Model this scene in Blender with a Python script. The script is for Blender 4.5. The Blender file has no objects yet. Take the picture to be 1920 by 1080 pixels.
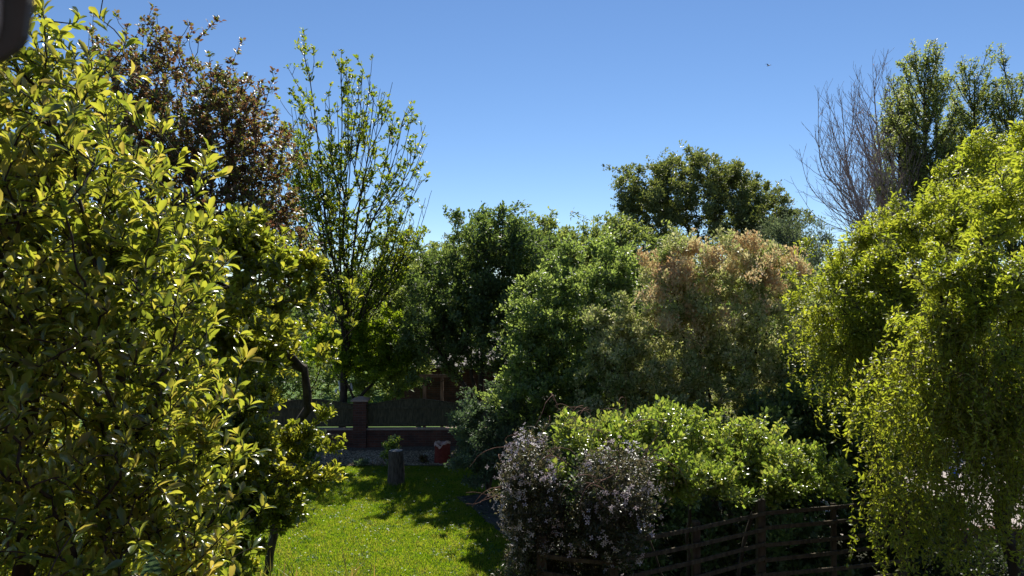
import bpy, bmesh, math, random
import numpy as np
from mathutils import Vector, Matrix, noise

R = math.radians
S = bpy.context.scene
C = S.collection
# ------------------------------------------------------------------ camera, sky, sun, exposure
H = 4.6                     # eye height of the upstairs window
F = 1387.0                  # focal length in pixels of the 1920 wide photograph
HY = 560.0                  # row of the horizon in the photograph
cd = bpy.data.cameras.new('camera'); cam = bpy.data.objects.new('camera', cd); C.objects.link(cam)
cd.sensor_width = 36.0; cd.lens = 36.0 * F / 1920.0
cd.clip_start = 0.05; cd.clip_end = 2000
cam.location = (0, 0, H); cam.rotation_euler = (R(90) + math.atan((HY - 540) / F), 0, 0)
cd.dof.use_dof = True; cd.dof.focus_distance = 14; cd.dof.aperture_fstop = 6.5
S.camera = cam

SUN_EL, SUN_AZ = 47, 9     # azimuth measured from +Y (view direction) towards +X
w = bpy.data.worlds.new('World'); S.world = w; w.use_nodes = True
nt = w.node_tree; bg = nt.nodes['Background']
sky = nt.nodes.new('ShaderNodeTexSky'); sky.sky_type = 'NISHITA'; sky.sun_disc = False
sky.sun_elevation = R(SUN_EL); sky.sun_rotation = R(SUN_AZ)
sky.air_density = 1.0; sky.dust_density = 0.0; sky.ozone_density = 3.5; sky.altitude = 1800
hs = nt.nodes.new('ShaderNodeHueSaturation'); hs.inputs['Saturation'].default_value = 1.08; hs.inputs['Hue'].default_value = 0.502
nt.links.new(sky.outputs[0], hs.inputs['Color']); nt.links.new(hs.outputs[0], bg.inputs[0]); bg.inputs[1].default_value = 0.08
sl = bpy.data.lights.new('sun', 'SUN'); so = bpy.data.objects.new('sun', sl); C.objects.link(so)
sl.energy = 5.0; sl.angle = R(0.5); sl.color = (1.0, 0.95, 0.86)
sdir = Vector((math.sin(R(SUN_AZ)) * math.cos(R(SUN_EL)), math.cos(R(SUN_AZ)) * math.cos(R(SUN_EL)), math.sin(R(SUN_EL))))
so.rotation_euler = sdir.to_track_quat('Z', 'Y').to_euler()
so.location = (0, 0, 30)
S.view_settings.view_transform = 'Standard'; S.view_settings.look = 'None'
S.view_settings.exposure = 0.64; S.view_settings.gamma = 1.0
S.render.engine = 'CYCLES'
S.cycles.max_bounces = 6; S.cycles.transmission_bounces = 4; S.cycles.diffuse_bounces = 3; S.cycles.glossy_bounces = 2

def P(px, py, D):
    """point at depth D (metres along the view) that the photograph shows at (px, py)"""
    return np.array([(px - 960) / F * D, D, H - (py - HY) / F * D])
def G(px, py):
    return P(px, py, H * F / (py - HY))

# ------------------------------------------------------------------ objects
def tag(o, label=None, cat=None, group=None, kind=None):
    if label: o['label'] = label
    if cat: o['category'] = cat
    if group: o['group'] = group
    if kind: o['kind'] = kind
    return o
def thing(name, loc, label, cat, group=None, rz=0):
    o = bpy.data.objects.new(name, None); C.objects.link(o)
    o.location = loc; o.rotation_euler = (0, 0, rz); o.empty_display_size = 0.3
    return tag(o, label, cat, group)
def link(name, me, mat, parent=None):
    o = bpy.data.objects.new(name, me); C.objects.link(o)
    if mat: me.materials.append(mat)
    if parent is not None:
        o.parent = parent
    return o
def mesh_np(name, V, Fc, k, smooth=False):
    """V (n,3), Fc (m,k) faces all with k corners"""
    me = bpy.data.meshes.new(name)
    V = np.asarray(V, np.float32); Fc = np.asarray(Fc, np.int32)
    me.vertices.add(len(V)); me.vertices.foreach_set('co', V.ravel())
    me.loops.add(Fc.size); me.loops.foreach_set('vertex_index', Fc.ravel())
    me.polygons.add(len(Fc)); me.polygons.foreach_set('loop_start', np.arange(0, Fc.size, k, dtype=np.int32))
    me.polygons.foreach_set('loop_total', np.full(len(Fc), k, np.int32))
    if smooth: me.polygons.foreach_set('use_smooth', np.ones(len(Fc), bool))
    me.update(calc_edges=True); me.validate()
    return me
def bm_mesh(name, bm, smooth=False):
    bmesh.ops.recalc_face_normals(bm, faces=bm.faces)
    me = bpy.data.meshes.new(name); bm.to_mesh(me); bm.free()
    if smooth: me.polygons.foreach_set('use_smooth', np.ones(len(me.polygons), bool))
    return me
def box(bm, x0, x1, y0, y1, z0, z1, bev=0.0, mat=None):
    vs = [bm.verts.new(p) for p in ((x0,y0,z0),(x1,y0,z0),(x1,y1,z0),(x0,y1,z0),(x0,y0,z1),(x1,y0,z1),(x1,y1,z1),(x0,y1,z1))]
    fs = [bm.faces.new([vs[i] for i in q]) for q in ((0,3,2,1),(4,5,6,7),(0,1,5,4),(1,2,6,5),(2,3,7,6),(3,0,4,7))]
    if mat is not None:
        bmesh.ops.transform(bm, matrix=mat, verts=vs)
    if bev > 0:
        es = list({e for f in fs for e in f.edges})
        bmesh.ops.bevel(bm, geom=es, offset=bev, segments=1, affect='EDGES')
def beam(bm, a, b, wd, ht, roll=0.0):
    """a squared timber from a to b, wd wide, ht high"""
    a = Vector(a); b = Vector(b); d = b - a; L = d.length
    q = d.to_track_quat('X', 'Z').to_matrix().to_4x4()
    box(bm, 0, L, -wd/2, wd/2, -ht/2, ht/2, 0.004, Matrix.Translation(a) @ q @ Matrix.Rotation(roll, 4, 'X'))

# ------------------------------------------------------------------ materials
def newmat(name):
    m = bpy.data.materials.new(name); m.use_nodes = True
    t = m.node_tree; b = t.nodes['Principled BSDF']
    return m, t, b
def ramp(t, stops):
    r = t.nodes.new('ShaderNodeValToRGB'); e = r.color_ramp.elements
    while len(e) < len(stops): e.new(0.5)
    for i, (p, c) in enumerate(stops):
        e[i].position = p; e[i].color = (*c, 1)
    return r
def leafmat(name, cols, tcols, mix=0.5, rough=0.45, spec=0.35, nscale=0.9):
    """cols: reflected colours picked per leaf, tcols: transmitted colours picked per leaf"""
    m, t, b = newmat(name); N = t.nodes.new; K = t.links.new
    g = N('ShaderNodeNewGeometry')
    n = N('ShaderNodeTexNoise'); n.inputs['Scale'].default_value = nscale; n.inputs['Detail'].default_value = 4
    tc = N('ShaderNodeTexCoord'); K(tc.outputs['Object'], n.inputs['Vector'])
    a = N('ShaderNodeMath'); a.operation = 'MULTIPLY_ADD'
    K(n.outputs['Fac'], a.inputs[0]); a.inputs[1].default_value = 1.3; a.inputs[2].default_value = -0.65
    s = N('ShaderNodeMath'); s.operation = 'ADD'; s.use_clamp = True
    K(g.outputs['Random Per Island'], s.inputs[0]); K(a.outputs[0], s.inputs[1])
    k = len(cols)
    r1 = ramp(t, [(i / max(1, k - 1), c) for i, c in enumerate(cols)])
    r2 = ramp(t, [(i / max(1, len(tcols) - 1), c) for i, c in enumerate(tcols)])
    K(s.outputs[0], r1.inputs[0]); K(s.outputs[0], r2.inputs[0])
    K(r1.outputs[0], b.inputs['Base Color'])
    b.inputs['Roughness'].default_value = rough; b.inputs['Specular IOR Level'].default_value = spec
    tr = N('ShaderNodeBsdfTranslucent'); K(r2.outputs[0], tr.inputs['Color'])
    mx = N('ShaderNodeMixShader'); mx.inputs[0].default_value = mix
    K(b.outputs[0], mx.inputs[1]); K(tr.outputs[0], mx.inputs[2])
    K(mx.outputs[0], t.nodes['Material Output'].inputs['Surface'])
    return m
def barkmat(name, c1, c2, sc=14, rough=0.9):
    m, t, b = newmat(name); N = t.nodes.new; K = t.links.new
    tc = N('ShaderNodeTexCoord'); mp = N('ShaderNodeMapping'); mp.inputs['Scale'].default_value = (1, 1, 0.25)
    n = N('ShaderNodeTexNoise'); n.inputs['Scale'].default_value = sc; n.inputs['Detail'].default_value = 5
    K(tc.outputs['Object'], mp.inputs[0]); K(mp.outputs[0], n.inputs['Vector'])
    r = ramp(t, [(0.35, c1), (0.65, c2)]); K(n.outputs['Fac'], r.inputs[0]); K(r.outputs[0], b.inputs['Base Color'])
    b.inputs['Roughness'].default_value = rough; b.inputs['Specular IOR Level'].default_value = 0.2
    bp = N('ShaderNodeBump'); bp.inputs['Strength'].default_value = 0.6; bp.inputs['Distance'].default_value = 0.02
    K(n.outputs['Fac'], bp.inputs['Height']); K(bp.outputs[0], b.inputs['Normal'])
    return m
def noisemat(name, stops, sc=4, detail=6, rough=0.9, bump=0.4, dist=0.02, spec=0.2):
    m, t, b = newmat(name); N = t.nodes.new; K = t.links.new
    tc = N('ShaderNodeTexCoord'); n = N('ShaderNodeTexNoise')
    n.inputs['Scale'].default_value = sc; n.inputs['Detail'].default_value = detail; n.inputs['Roughness'].default_value = 0.65
    K(tc.outputs['Object'], n.inputs['Vector'])
    r = ramp(t, stops); K(n.outputs['Fac'], r.inputs[0]); K(r.outputs[0], b.inputs['Base Color'])
    b.inputs['Roughness'].default_value = rough; b.inputs['Specular IOR Level'].default_value = spec
    bp = N('ShaderNodeBump'); bp.inputs['Strength'].default_value = bump; bp.inputs['Distance'].default_value = dist
    K(n.outputs['Fac'], bp.inputs['Height']); K(bp.outputs[0], b.inputs['Normal'])
    return m
def brickmat(name, c1, c2, mortar, bw=0.225, bh=0.075, rough=0.9):
    m, t, b = newmat(name); N = t.nodes.new; K = t.links.new
    tc = N('ShaderNodeTexCoord'); sp = N('ShaderNodeSeparateXYZ'); K(tc.outputs['Object'], sp.inputs[0])
    ad = N('ShaderNodeMath'); K(sp.outputs['X'], ad.inputs[0]); K(sp.outputs['Y'], ad.inputs[1])
    cb = N('ShaderNodeCombineXYZ'); K(ad.outputs[0], cb.inputs['X']); K(sp.outputs['Z'], cb.inputs['Y'])
    br = N('ShaderNodeTexBrick'); K(cb.outputs[0], br.inputs['Vector'])
    br.inputs['Scale'].default_value = 1.0; br.inputs['Brick Width'].default_value = bw; br.inputs['Row Height'].default_value = bh
    br.inputs['Mortar Size'].default_value = 0.006; br.inputs['Color1'].default_value = (*c1, 1); br.inputs['Color2'].default_value = (*c2, 1)
    br.inputs['Mortar'].default_value = (*mortar, 1)
    n = N('ShaderNodeTexNoise'); n.inputs['Scale'].default_value = 3.5; n.inputs['Detail'].default_value = 6; K(tc.outputs['Object'], n.inputs['Vector'])
    r = ramp(t, [(0.3, (0.55, 0.55, 0.55)), (0.7, (1.0, 1.0, 1.0))]); K(n.outputs['Fac'], r.inputs[0])
    mx = N('ShaderNodeMix'); mx.data_type = 'RGBA'; mx.blend_type = 'MULTIPLY'; mx.inputs[0].default_value = 1
    K(br.outputs['Color'], mx.inputs[6]); K(r.outputs[0], mx.inputs[7]); K(mx.outputs[2], b.inputs['Base Color'])
    b.inputs['Roughness'].default_value = rough
    bp = N('ShaderNodeBump'); bp.inputs['Strength'].default_value = 0.5; bp.inputs['Distance'].default_value = 0.01; bp.invert = True
    K(br.outputs['Fac'], bp.inputs['Height']); K(bp.outputs[0], b.inputs['Normal'])
    return m
bark_dark = barkmat('bark_dark', (0.03, 0.022, 0.016), (0.075, 0.06, 0.045))
bark_grey = barkmat('bark_grey', (0.07, 0.06, 0.05), (0.17, 0.15, 0.125))
bark_pale = barkmat('bark_pale', (0.16, 0.13, 0.11), (0.3, 0.25, 0.21))
bark_pink = barkmat('bark_pink', (0.2, 0.155, 0.14), (0.38, 0.3, 0.27))
bark_yellow = barkmat('bark_yellow', (0.10, 0.075, 0.03), (0.2, 0.15, 0.06))

# ------------------------------------------------------------------ plant engine
def unit(a):
    return a / np.maximum(np.linalg.norm(a, axis=-1, keepdims=True), 1e-9)
def nz(p, f, seed=0.0):
    return np.array([noise.noise(Vector((q[0] * f + seed, q[1] * f + 3.1 * seed, q[2] * f - seed))) for q in p])
T_DIAMOND = (np.array([(0,0,0),(0.42,0.5,0.1),(1,0,-0.08),(0.5,-0.5,0.1)], float), np.array([(0,1,2),(0,2,3)]), 3)
T_LEAF = (np.array([(0,0,0),(0.3,0.42,0.1),(0.7,0.4,0.08),(1,0,-0.12),(0.7,-0.4,0.08),(0.3,-0.42,0.1),(0.5,0,0.0)], float),
          np.array([(0,1,6),(1,2,6),(2,3,6),(3,4,6),(4,5,6),(5,0,6)]), 3)
# obovate leaf with a folded midrib and a drooping tip
_m = [(0,0,0),(0.22,0,0.015),(0.5,0,0.03),(0.78,0,0.0),(1.0,0,-0.07)]
_s = [(0.2,0.2,0.06),(0.46,0.42,0.12),(0.72,0.46,0.10),(0.9,0.24,0.0)]
_v = _m + _s + [(x,-y,z) for x,y,z in _s]
_q = [(0,1,5,5),(1,2,6,5),(2,3,7,6),(3,4,8,7)]
_tri = [(0,1,5),(1,2,6),(1,6,5),(2,3,7),(2,7,6),(3,4,8),(3,8,7)]
_tri = _tri + [tuple(({5:9,6:10,7:11,8:12}.get(i,i)) for i in f)[::-1] for f in _tri]
T_OBOV = (np.array(_v, float), np.array(_tri), 3)
# narrow curling leaf
_cv = []; _cf = []
for i in range(5):
    u = i / 4; wd = 0.5 * math.sin(math.pi * (0.12 + 0.86 * u)) ; an = 1.3 * u
    zc = -0.35 * u * u
    _cv += [(u - 0.15*u*u, wd * math.cos(an), zc + wd * math.sin(an) * 0.25), (u - 0.15*u*u, -wd * math.cos(an), zc - wd * math.sin(an) * 0.25)]
    if i: _cf += [(2*i-2, 2*i-1, 2*i+1), (2*i-2, 2*i+1, 2*i)]
T_CURL = (np.array(_cv, float), np.array(_cf), 3)
# four petals in a shallow cup
_pv = [(0,0,0)]; _pf = []
for i in range(4):
    a = i * math.pi / 2
    for (rr, da, z) in ((0.28,-0.42,0.05),(0.5,-0.28,0.1),(0.56,0.0,0.12),(0.5,0.28,0.1),(0.28,0.42,0.05)):
        _pv.append((rr * math.cos(a + da), rr * math.sin(a + da), z))
    k = 1 + 5 * i
    _pf += [(0,k,k+1),(0,k+1,k+2),(0,k+2,k+3),(0,k+3,k+4)]
T_FLOWER = (np.array(_pv, float), np.array(_pf), 3)

def leaf_mesh(name, pos, ax, nm, L, W, tmpl, smooth=False):
    tv, tf, k = tmpl
    ax = unit(ax); sd = unit(np.cross(nm, ax)); nn = np.cross(ax, sd)
    L = np.broadcast_to(L, (len(pos),)); W = np.broadcast_to(W, (len(pos),))
    V = (pos[:, None, :] + ax[:, None, :] * (tv[None, :, 0, None] * L[:, None, None])
         + sd[:, None, :] * (tv[None, :, 1, None] * W[:, None, None])
         + nn[:, None, :] * (tv[None, :, 2, None] * L[:, None, None]))
    n = len(tv)
    Fc = tf[None] + (np.arange(len(pos)) * n)[:, None, None]
    return mesh_np(name, V.reshape(-1, 3), Fc.reshape(-1, k), k, smooth)

def blob_points(rng, blobs, n, shell=0.35, lump=0.28, seed=0.0, clump=0.0):
    """blobs: (px, py, D, rx_px, ry_px, rdepth_m) -> points in the union of lumpy ellipsoids"""
    cs = []; rs = []
    for (px, py, D, rx, ry, rd) in blobs:
        cs.append(P(px, py, D)); rs.append((rx * D / F, rd, ry * D / F))
    cs = np.array(cs); rs = np.array(rs)
    vol = rs[:, 0] * rs[:, 2] * np.sqrt(rs[:, 1]); pick = rng.choice(len(cs), n, p=vol / vol.sum())
    nc = max(6, n // 14) if clump else n
    pick = pick[:nc]
    u = unit(rng.normal(size=(nc, 3)))
    rad = rng.random(nc) ** shell
    rad = rad * (1 + (rng.random(nc) < 0.22) * rng.exponential(0.10, nc))
    lm = 1 + lump * np.array([noise.noise(Vector(q * 2.2 + np.array([pk * 7.3 + seed, 0, 0]))) for q, pk in zip(u, pick)]) * 1.6
    p = cs[pick] + u * rs[pick] * (rad * lm)[:, None]
    if clump:
        sz = clump * np.median(rs[:, 0])
        k = rng.integers(0, nc, n); q = rng.normal(size=(n, 3)) * sz * rng.uniform(0.5, 1.3, (n, 1)); q[:, 2] *= 0.85
        p = p[k] + q
    return p
def grow(rng, pts, stems, bf=0.25, zsq=1.0):
    """links scattered shoot tips to the stems by a balanced spanning tree; returns nodes, parents"""
    nodes = []; par = []; plen = []
    for st in stems:
        st = np.asarray(st, float)
        # subdivide the stem
        q = [st[0]]
        for a, b in zip(st[:-1], st[1:]):
            k = max(1, int(np.linalg.norm(b - a) / 0.5))
            for i in range(1, k + 1): q.append(a + (b - a) * i / k)
        q = np.array(q); L = np.linalg.norm(q[-1] - q[0])
        q[1:-1] += rng.normal(size=q[1:-1].shape) * min(0.05, 0.006 * L)
        join = -1
        if nodes and st[0][2] > 0.3:
            dd = [np.linalg.norm(x - q[0]) for x in nodes]; join = int(np.argmin(dd))
        for i, c in enumerate(q):
            par.append(join if i == 0 else len(nodes) - 1)
            plen.append(0 if i == 0 else plen[-1] + np.linalg.norm(c - nodes[-1])); nodes.append(c)
    ns = len(nodes)
    A = np.vstack([np.array(nodes), pts]); n = len(A)
    par = np.array(par + [-1] * len(pts)); pl = np.array(plen + [0.0] * len(pts))
    sc = np.array([1, 1, zsq]); B = A * sc
    best = np.full(n, 1e18); bp = np.zeros(n, int); done = np.zeros(n, bool); done[:ns] = True
    def relax(i):
        d = np.linalg.norm(B - B[i], axis=1)
        drop = np.maximum(0, A[i, 2] - A[:, 2]) * 0.5      # do not hang children far below
        c = d + drop + bf * pl[i]
        mk = (~done) & (c < best); best[mk] = c[mk]; bp[mk] = i
    for i in range(ns): relax(i)
    order = list(range(ns))
    for _ in range(len(pts)):
        i = int(np.argmin(np.where(done, 1e18, best)))
        done[i] = True; par[i] = bp[i]; pl[i] = pl[bp[i]] + np.linalg.norm(A[i] - A[bp[i]]); order.append(i); relax(i)
    return A, par, order, ns
def tube_mesh(name, A, par, order, r0, r_tip, expo=0.45, sides=5, rmax=None, bend=0.06, rng=None, ns=0):
    n = len(A); cnt = np.ones(n)
    for i in order[::-1]:
        if par[i] >= 0: cnt[par[i]] += cnt[i]
    rad = r_tip * cnt ** expo
    if r0:
        f = r0 / rad.max(); rad = r_tip + (rad - r_tip) * ((r0 - r_tip) / max(1e-6, rad.max() - r_tip))
    d = np.zeros((n, 3))
    for i in range(n):
        d[i] = (A[i] - A[par[i]]) if par[i] >= 0 else (0, 0, 1)
    d = unit(d)
    # frames; parents' rings are used at the joint with the heaviest child
    ref = np.array([0.31, 0.95, 0.05])
    heavy = {}
    for i in order:
        p = par[i]
        if p >= 0 and (p not in heavy or cnt[i] > cnt[heavy[p]]): heavy[p] = i
    dn = d.copy()
    for p, i in heavy.items(): dn[p] = unit(d[p] + d[i])
    segs_a = [i for i in range(n) if par[i] >= 0]
    ci = np.array(segs_a); pi = par[ci]
    Pa = A[pi]; Pb = A[ci]
    ra = np.minimum(rad[pi], rad[ci] * 1.7); rb = rad[ci]
    ishv = np.array([heavy.get(p) == c for p, c in zip(pi, ci)])
    ra = np.where(ishv, np.minimum(rad[pi], rad[ci] * 1.9), ra)
    da = np.where(ishv[:, None], dn[pi], d[ci]); db = dn[ci]
    L = np.linalg.norm(Pb - Pa, axis=1)
    mid = (Pa + Pb) / 2
    if rng is not None:
        off = rng.normal(size=mid.shape) * (L * bend)[:, None]; mid = mid + off
        mid = mid - (unit(Pb-Pa) * np.sum(off * unit(Pb - Pa), axis=1)[:, None])
    dm = unit(Pb - Pa); rm = (ra + rb) / 2
    an = np.arange(sides) / sides * 2 * math.pi
    def ring(c, dd, r):
        e1 = unit(np.cross(dd, ref)); e2 = np.cross(dd, e1)
        return c[:, None] + r[:, None, None] * (e1[:, None] * np.cos(an)[None, :, None] + e2[:, None] * np.sin(an)[None, :, None])
    V = np.stack([ring(Pa, da, ra), ring(mid, dm, rm), ring(Pb, db, rb)], axis=1)   # m,3,s,3
    m = len(ci); base = (np.arange(m) * 3 * sides)[:, None]
    j = np.arange(sides); j2 = (j + 1) % sides
    f1 = np.stack([j, j2, j2 + sides, j + sides], axis=1); f2 = f1 + sides
    ff = np.vstack([f1, f2])
    Fc = (ff[None] + base[:, :, None]).reshape(-1, 4)
    return mesh_np(name, V.reshape(-1, 3), Fc, 4, True), d
def shoot_leaves(rng, tips, dirs, per, L, W, spread, back, up=0.4, lvar=0.3, whorl=False, wind=(0, 0, 0)):
    """leaves round the last part of every shoot: positions, axes, normals, sizes"""
    n = len(tips); k = per
    tp = np.repeat(tips, k, 0); dr = np.repeat(dirs, k, 0)
    t = rng.random(n * k)
    if whorl: t = t ** 1.8
    rd = rng.normal(size=(n * k, 3)); rd = unit(rd - dr * np.sum(rd * dr, axis=1)[:, None])
    pos = tp - dr * (t * back)[:, None] + rd * (np.abs(rng.normal(size=n * k)) * spread)[:, None]
    ax = unit(rd * 1.0 + dr * 0.75 + np.array([0, 0, up]) + np.array(wind) + rng.normal(size=(n * k, 3)) * 0.25)
    nm = unit(dr + np.array([0, 0, 0.6]) + rng.normal(size=(n * k, 3)) * 0.45)
    s = 1 + rng.normal(size=n * k) * lvar * 0.8; s = np.clip(s, 0.4, 1.5)
    return pos, ax, nm, L * s, W * s
def smooth_line(pts, step):
    pts = [np.asarray(p, float) for p in pts]; e = [2 * pts[0] - pts[1]] + pts + [2 * pts[-1] - pts[-2]]; out = [pts[0]]
    for i in range(1, len(e) - 2):
        a, b, c, d = e[i-1], e[i], e[i+1], e[i+2]; k = max(2, int(np.linalg.norm(c - b) / step))
        for j in range(1, k + 1):
            t = j / k; out.append(0.5 * ((2*b) + (-a + c) * t + (2*a - 5*b + 4*c - d) * t*t + (-a + 3*b - 3*c + d) * t**3))
    return out
def ramify(rng, lines, levels, step=0.35, up=0.10, wob=0.05, dens=(1.6, 2.0, 2.2), ratio=(0.42, 0.45, 0.5), ang=(35, 35, 35), lmin=0.25, start=0.12):
    """given main limbs, grows side branches that curve upwards; returns nodes, parents, order, tips"""
    N = []; par = []; lvl = []
    def side(idx, d, L, lv):
        k = max(2, int(L / (step * (0.8 if lv < levels - 1 else 0.55)))); st = L / k; p = N[idx]; cur = idx; mine = []
        for i in range(k):
            d = unit(d + np.array([0, 0, up]) + rng.normal(size=3) * wob); p = p + d * st
            N.append(p); par.append(cur); lvl.append(lv); cur = len(N) - 1; mine.append((cur, d, (i + 1) / k))
        if lv < levels: kids(mine, L, lv)
    def kids(mine, L, lv):
        m = max(1, int(L * dens[lv - 1] * 1.0))
        for _ in range(m):
            t = rng.uniform(start, 0.97); c, d, tt = mine[min(len(mine) - 1, int(t * len(mine)))]
            a = R(ang[lv - 1] * rng.uniform(0.7, 1.3)); r_ = rng.normal(size=3); r_ = unit(r_ - d * r_.dot(d))
            l2 = L * ratio[lv - 1] * (1.1 - 0.75 * t) * rng.uniform(0.7, 1.2)
            if l2 > lmin: side(c, d * math.cos(a) + r_ * math.sin(a), l2, lv + 1)
    for ln in lines:
        q = smooth_line(ln, step); base = -1
        if N:
            dd = [np.linalg.norm(x - q[0]) for x in N]; base = int(np.argmin(dd))
        mine = []; L = 0
        for i, p in enumerate(q):
            if i: L += np.linalg.norm(q[i] - q[i-1])
            if i == 0 and base >= 0: cur = base; continue
            N.append(p); par.append(-1 if base < 0 and i == 0 else (base if (i == 1 and base >= 0) else len(N) - 2)); lvl.append(1)
            mine.append((len(N) - 1, unit(q[min(i+1, len(q)-1)] - q[i-1 if i else 0]), i / len(q)))
        cut = int(len(mine) * (0.0 if base >= 0 else 0.25))
        kids(mine[cut:], L * 0.9, 1)
    N = np.array(N); par = np.array(par); hk = np.zeros(len(N), bool); hk[par[par >= 0]] = True
    return N, par, np.arange(len(N)), np.array(lvl), ~hk
def ramified(name, label, cat, base, lines, seed, lmat, bmat, group=None, levels=3, r0=0.15, r_tip=0.006, expo=0.5, per=0, L=0.1, W=0.07, spread=0.1, back=0.3,
             lup=0.2, wind=(0, 0, 0), tmpl=T_DIAMOND, minlv=3, every=1.0, **kw):
    rng = np.random.default_rng(seed); o = thing(name, tuple(base), label, cat, group); b = np.array(base)
    A, par, order, lv, tip = ramify(rng, lines, levels, **kw)
    me, d = tube_mesh('trunk', A - b, par, order, r0, r_tip, expo, 5, bend=0.02, rng=rng); link('trunk', me, bmat, o)
    if per:
        sel = (lv >= minlv) & (tip | (rng.random(len(A)) < every)); t_ = A[sel]; dr = unit(d[sel] + [0, 0, 0.2])
        ps, ax, nm, l_, w_ = shoot_leaves(rng, t_, dr, per, L, W, spread, back, lup, wind=wind)
        link('crown', leaf_mesh('crown', ps - b, ax, nm, l_, w_, tmpl), lmat, o)
    return o
def rel(me_pts, o):
    return me_pts - np.array(o)

def tree(name, label, cat, base, blobs, stems, n, per, L, W, lmat, bmat, seed, group=None, spread=0.12, back=0.35, up=0.4,
         tmpl=T_DIAMOND, r0=0.14, r_tip=0.004, bf=0.25, zsq=1.0, thr=-0.5, nf=0.7, shell=0.35, lump=0.28, upturn=0.35,
         whorl=False, wind=(0, 0, 0), sides=5, smooth=False, expo=0.55, crown_name='crown', trunk_name='trunk', extra=None, bend=0.06, clump=0.17):
    rng = np.random.default_rng(seed)
    o = thing(name, tuple(base), label, cat, group); b = np.array(base)
    p = blob_points(rng, blobs, int(n * 1.5), shell, lump, seed * 1.7, clump)
    v = nz(p, nf, seed); p = p[v > thr][:n]
    p = p[p[:, 2] > 0.12]
    if extra is not None: p = np.vstack([p, np.asarray(extra)])
    A, par, order, ns = grow(rng, p, stems, bf, zsq)
    me, d = tube_mesh(trunk_name, A - b, par, order, r0, r_tip, expo, sides, bend=bend, rng=rng, ns=ns)
    link(trunk_name, me, bmat, o)
    tips = A[ns:]; dr = unit(d[ns:] + np.array([0, 0, upturn]))
    if per:
        ps, ax, nm, l_, w_ = shoot_leaves(rng, tips, dr, per, L, W, spread, back, up, whorl=whorl, wind=wind)
        ok = ps[:, 2] > 0.03
        link(crown_name, leaf_mesh(crown_name, ps[ok] - b, ax[ok], nm[ok], l_[ok], w_[ok], tmpl, smooth), lmat, o)
    return o, A, par, ns
def stem(*pts): return [np.asarray(p, float) for p in pts]

# ------------------------------------------------------------------ setting: ground
lawn_m = noisemat('turf_soil', [(0.3, (0.015, 0.03, 0.006)), (0.55, (0.035, 0.07, 0.01)), (0.8, (0.07, 0.1, 0.02))], 5, 8, 0.95, 0.5, 0.03)
def grid_obj(name, x0, x1, y0, y1, z, mat, step=1.0, amp=0.0, seed=0):
    nx = max(2, int((x1 - x0) / step)); ny = max(2, int((y1 - y0) / step))
    X, Y = np.meshgrid(np.linspace(x0, x1, nx), np.linspace(y0, y1, ny))
    Z = np.full(X.shape, z)
    V = np.stack([X, Y, Z], -1).reshape(-1, 3)
    if amp: V[:, 2] += amp * nz(V, 0.8, seed)
    i = np.arange(nx * ny).reshape(ny, nx)
    Fc = np.stack([i[:-1, :-1], i[:-1, 1:], i[1:, 1:], i[1:, :-1]], -1).reshape(-1, 4)
    return link(name, mesh_np(name, V, Fc, 4, True), mat)
tag(grid_obj('ground', -400, 400, -60, 900, -0.012, noisemat('far_ground', [(0.3, (0.018, 0.022, 0.01)), (0.7, (0.045, 0.045, 0.02))], 0.6), 20), kind='structure')
lawn = grid_obj('lawn', -12, 1.6, 3, 21.0, 0.0, lawn_m, 0.3); tag(lawn, kind='structure')
soil_m = noisemat('soil', [(0.3, (0.045, 0.034, 0.024)), (0.5, (0.12, 0.095, 0.07)), (0.72, (0.3, 0.26, 0.2))], 22, 8, 0.95, 0.9, 0.04)
bed = grid_obj('soil_bed', -12, 2.5, 20.3, 23.4, 0.03, soil_m, 0.12, 0.03, 5); tag(bed, kind='structure')
path_m = noisemat('stone_path', [(0.3, (0.035, 0.034, 0.028)), (0.7, (0.12, 0.11, 0.09))], 9, 8, 0.85, 0.4, 0.02)
drive_m = noisemat('driveway_gravel', [(0.3, (0.26, 0.22, 0.2)), (0.7, (0.5, 0.44, 0.4))], 12, 8, 0.9, 0.5, 0.02)

tag(grid_obj('grass', -18, -2.4, 23.6, 48, 0.004, noisemat('far_turf', [(0.3, (0.05, 0.11, 0.015)), (0.7, (0.1, 0.17, 0.03))], 3), 2), kind='structure')
def clipped(v, poly):                                    # points (n,2) inside polygon
    x, y = v[:, 0], v[:, 1]; ins = np.zeros(len(v), bool); j = len(poly) - 1
    for i in range(len(poly)):
        xi, yi = poly[i]; xj, yj = poly[j]
        c = ((yi > y) != (yj > y)) & (x < (xj - xi) * (y - yi) / (yj - yi + 1e-12) + xi); ins ^= c; j = i
    return ins
def slab_poly(name, pts, z0, z1, mat, kind='structure'):
    bm = bmesh.new()
    lo = [bm.verts.new((x, y, z0)) for x, y in pts]; hi = [bm.verts.new((x, y, z1)) for x, y in pts]
    bm.faces.new(hi); bm.faces.new(lo[::-1])
    for i in range(len(pts)):
        j = (i + 1) % len(pts); bm.faces.new((lo[i], lo[j], hi[j], hi[i]))
    return tag(link(name, bm_mesh(name, bm), mat), kind=kind)
drive = slab_poly('driveway', [(6.2, 14.2), (30, 14.2), (30, 24), (6.2, 24)], -0.01, 0.02, drive_m)
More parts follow.
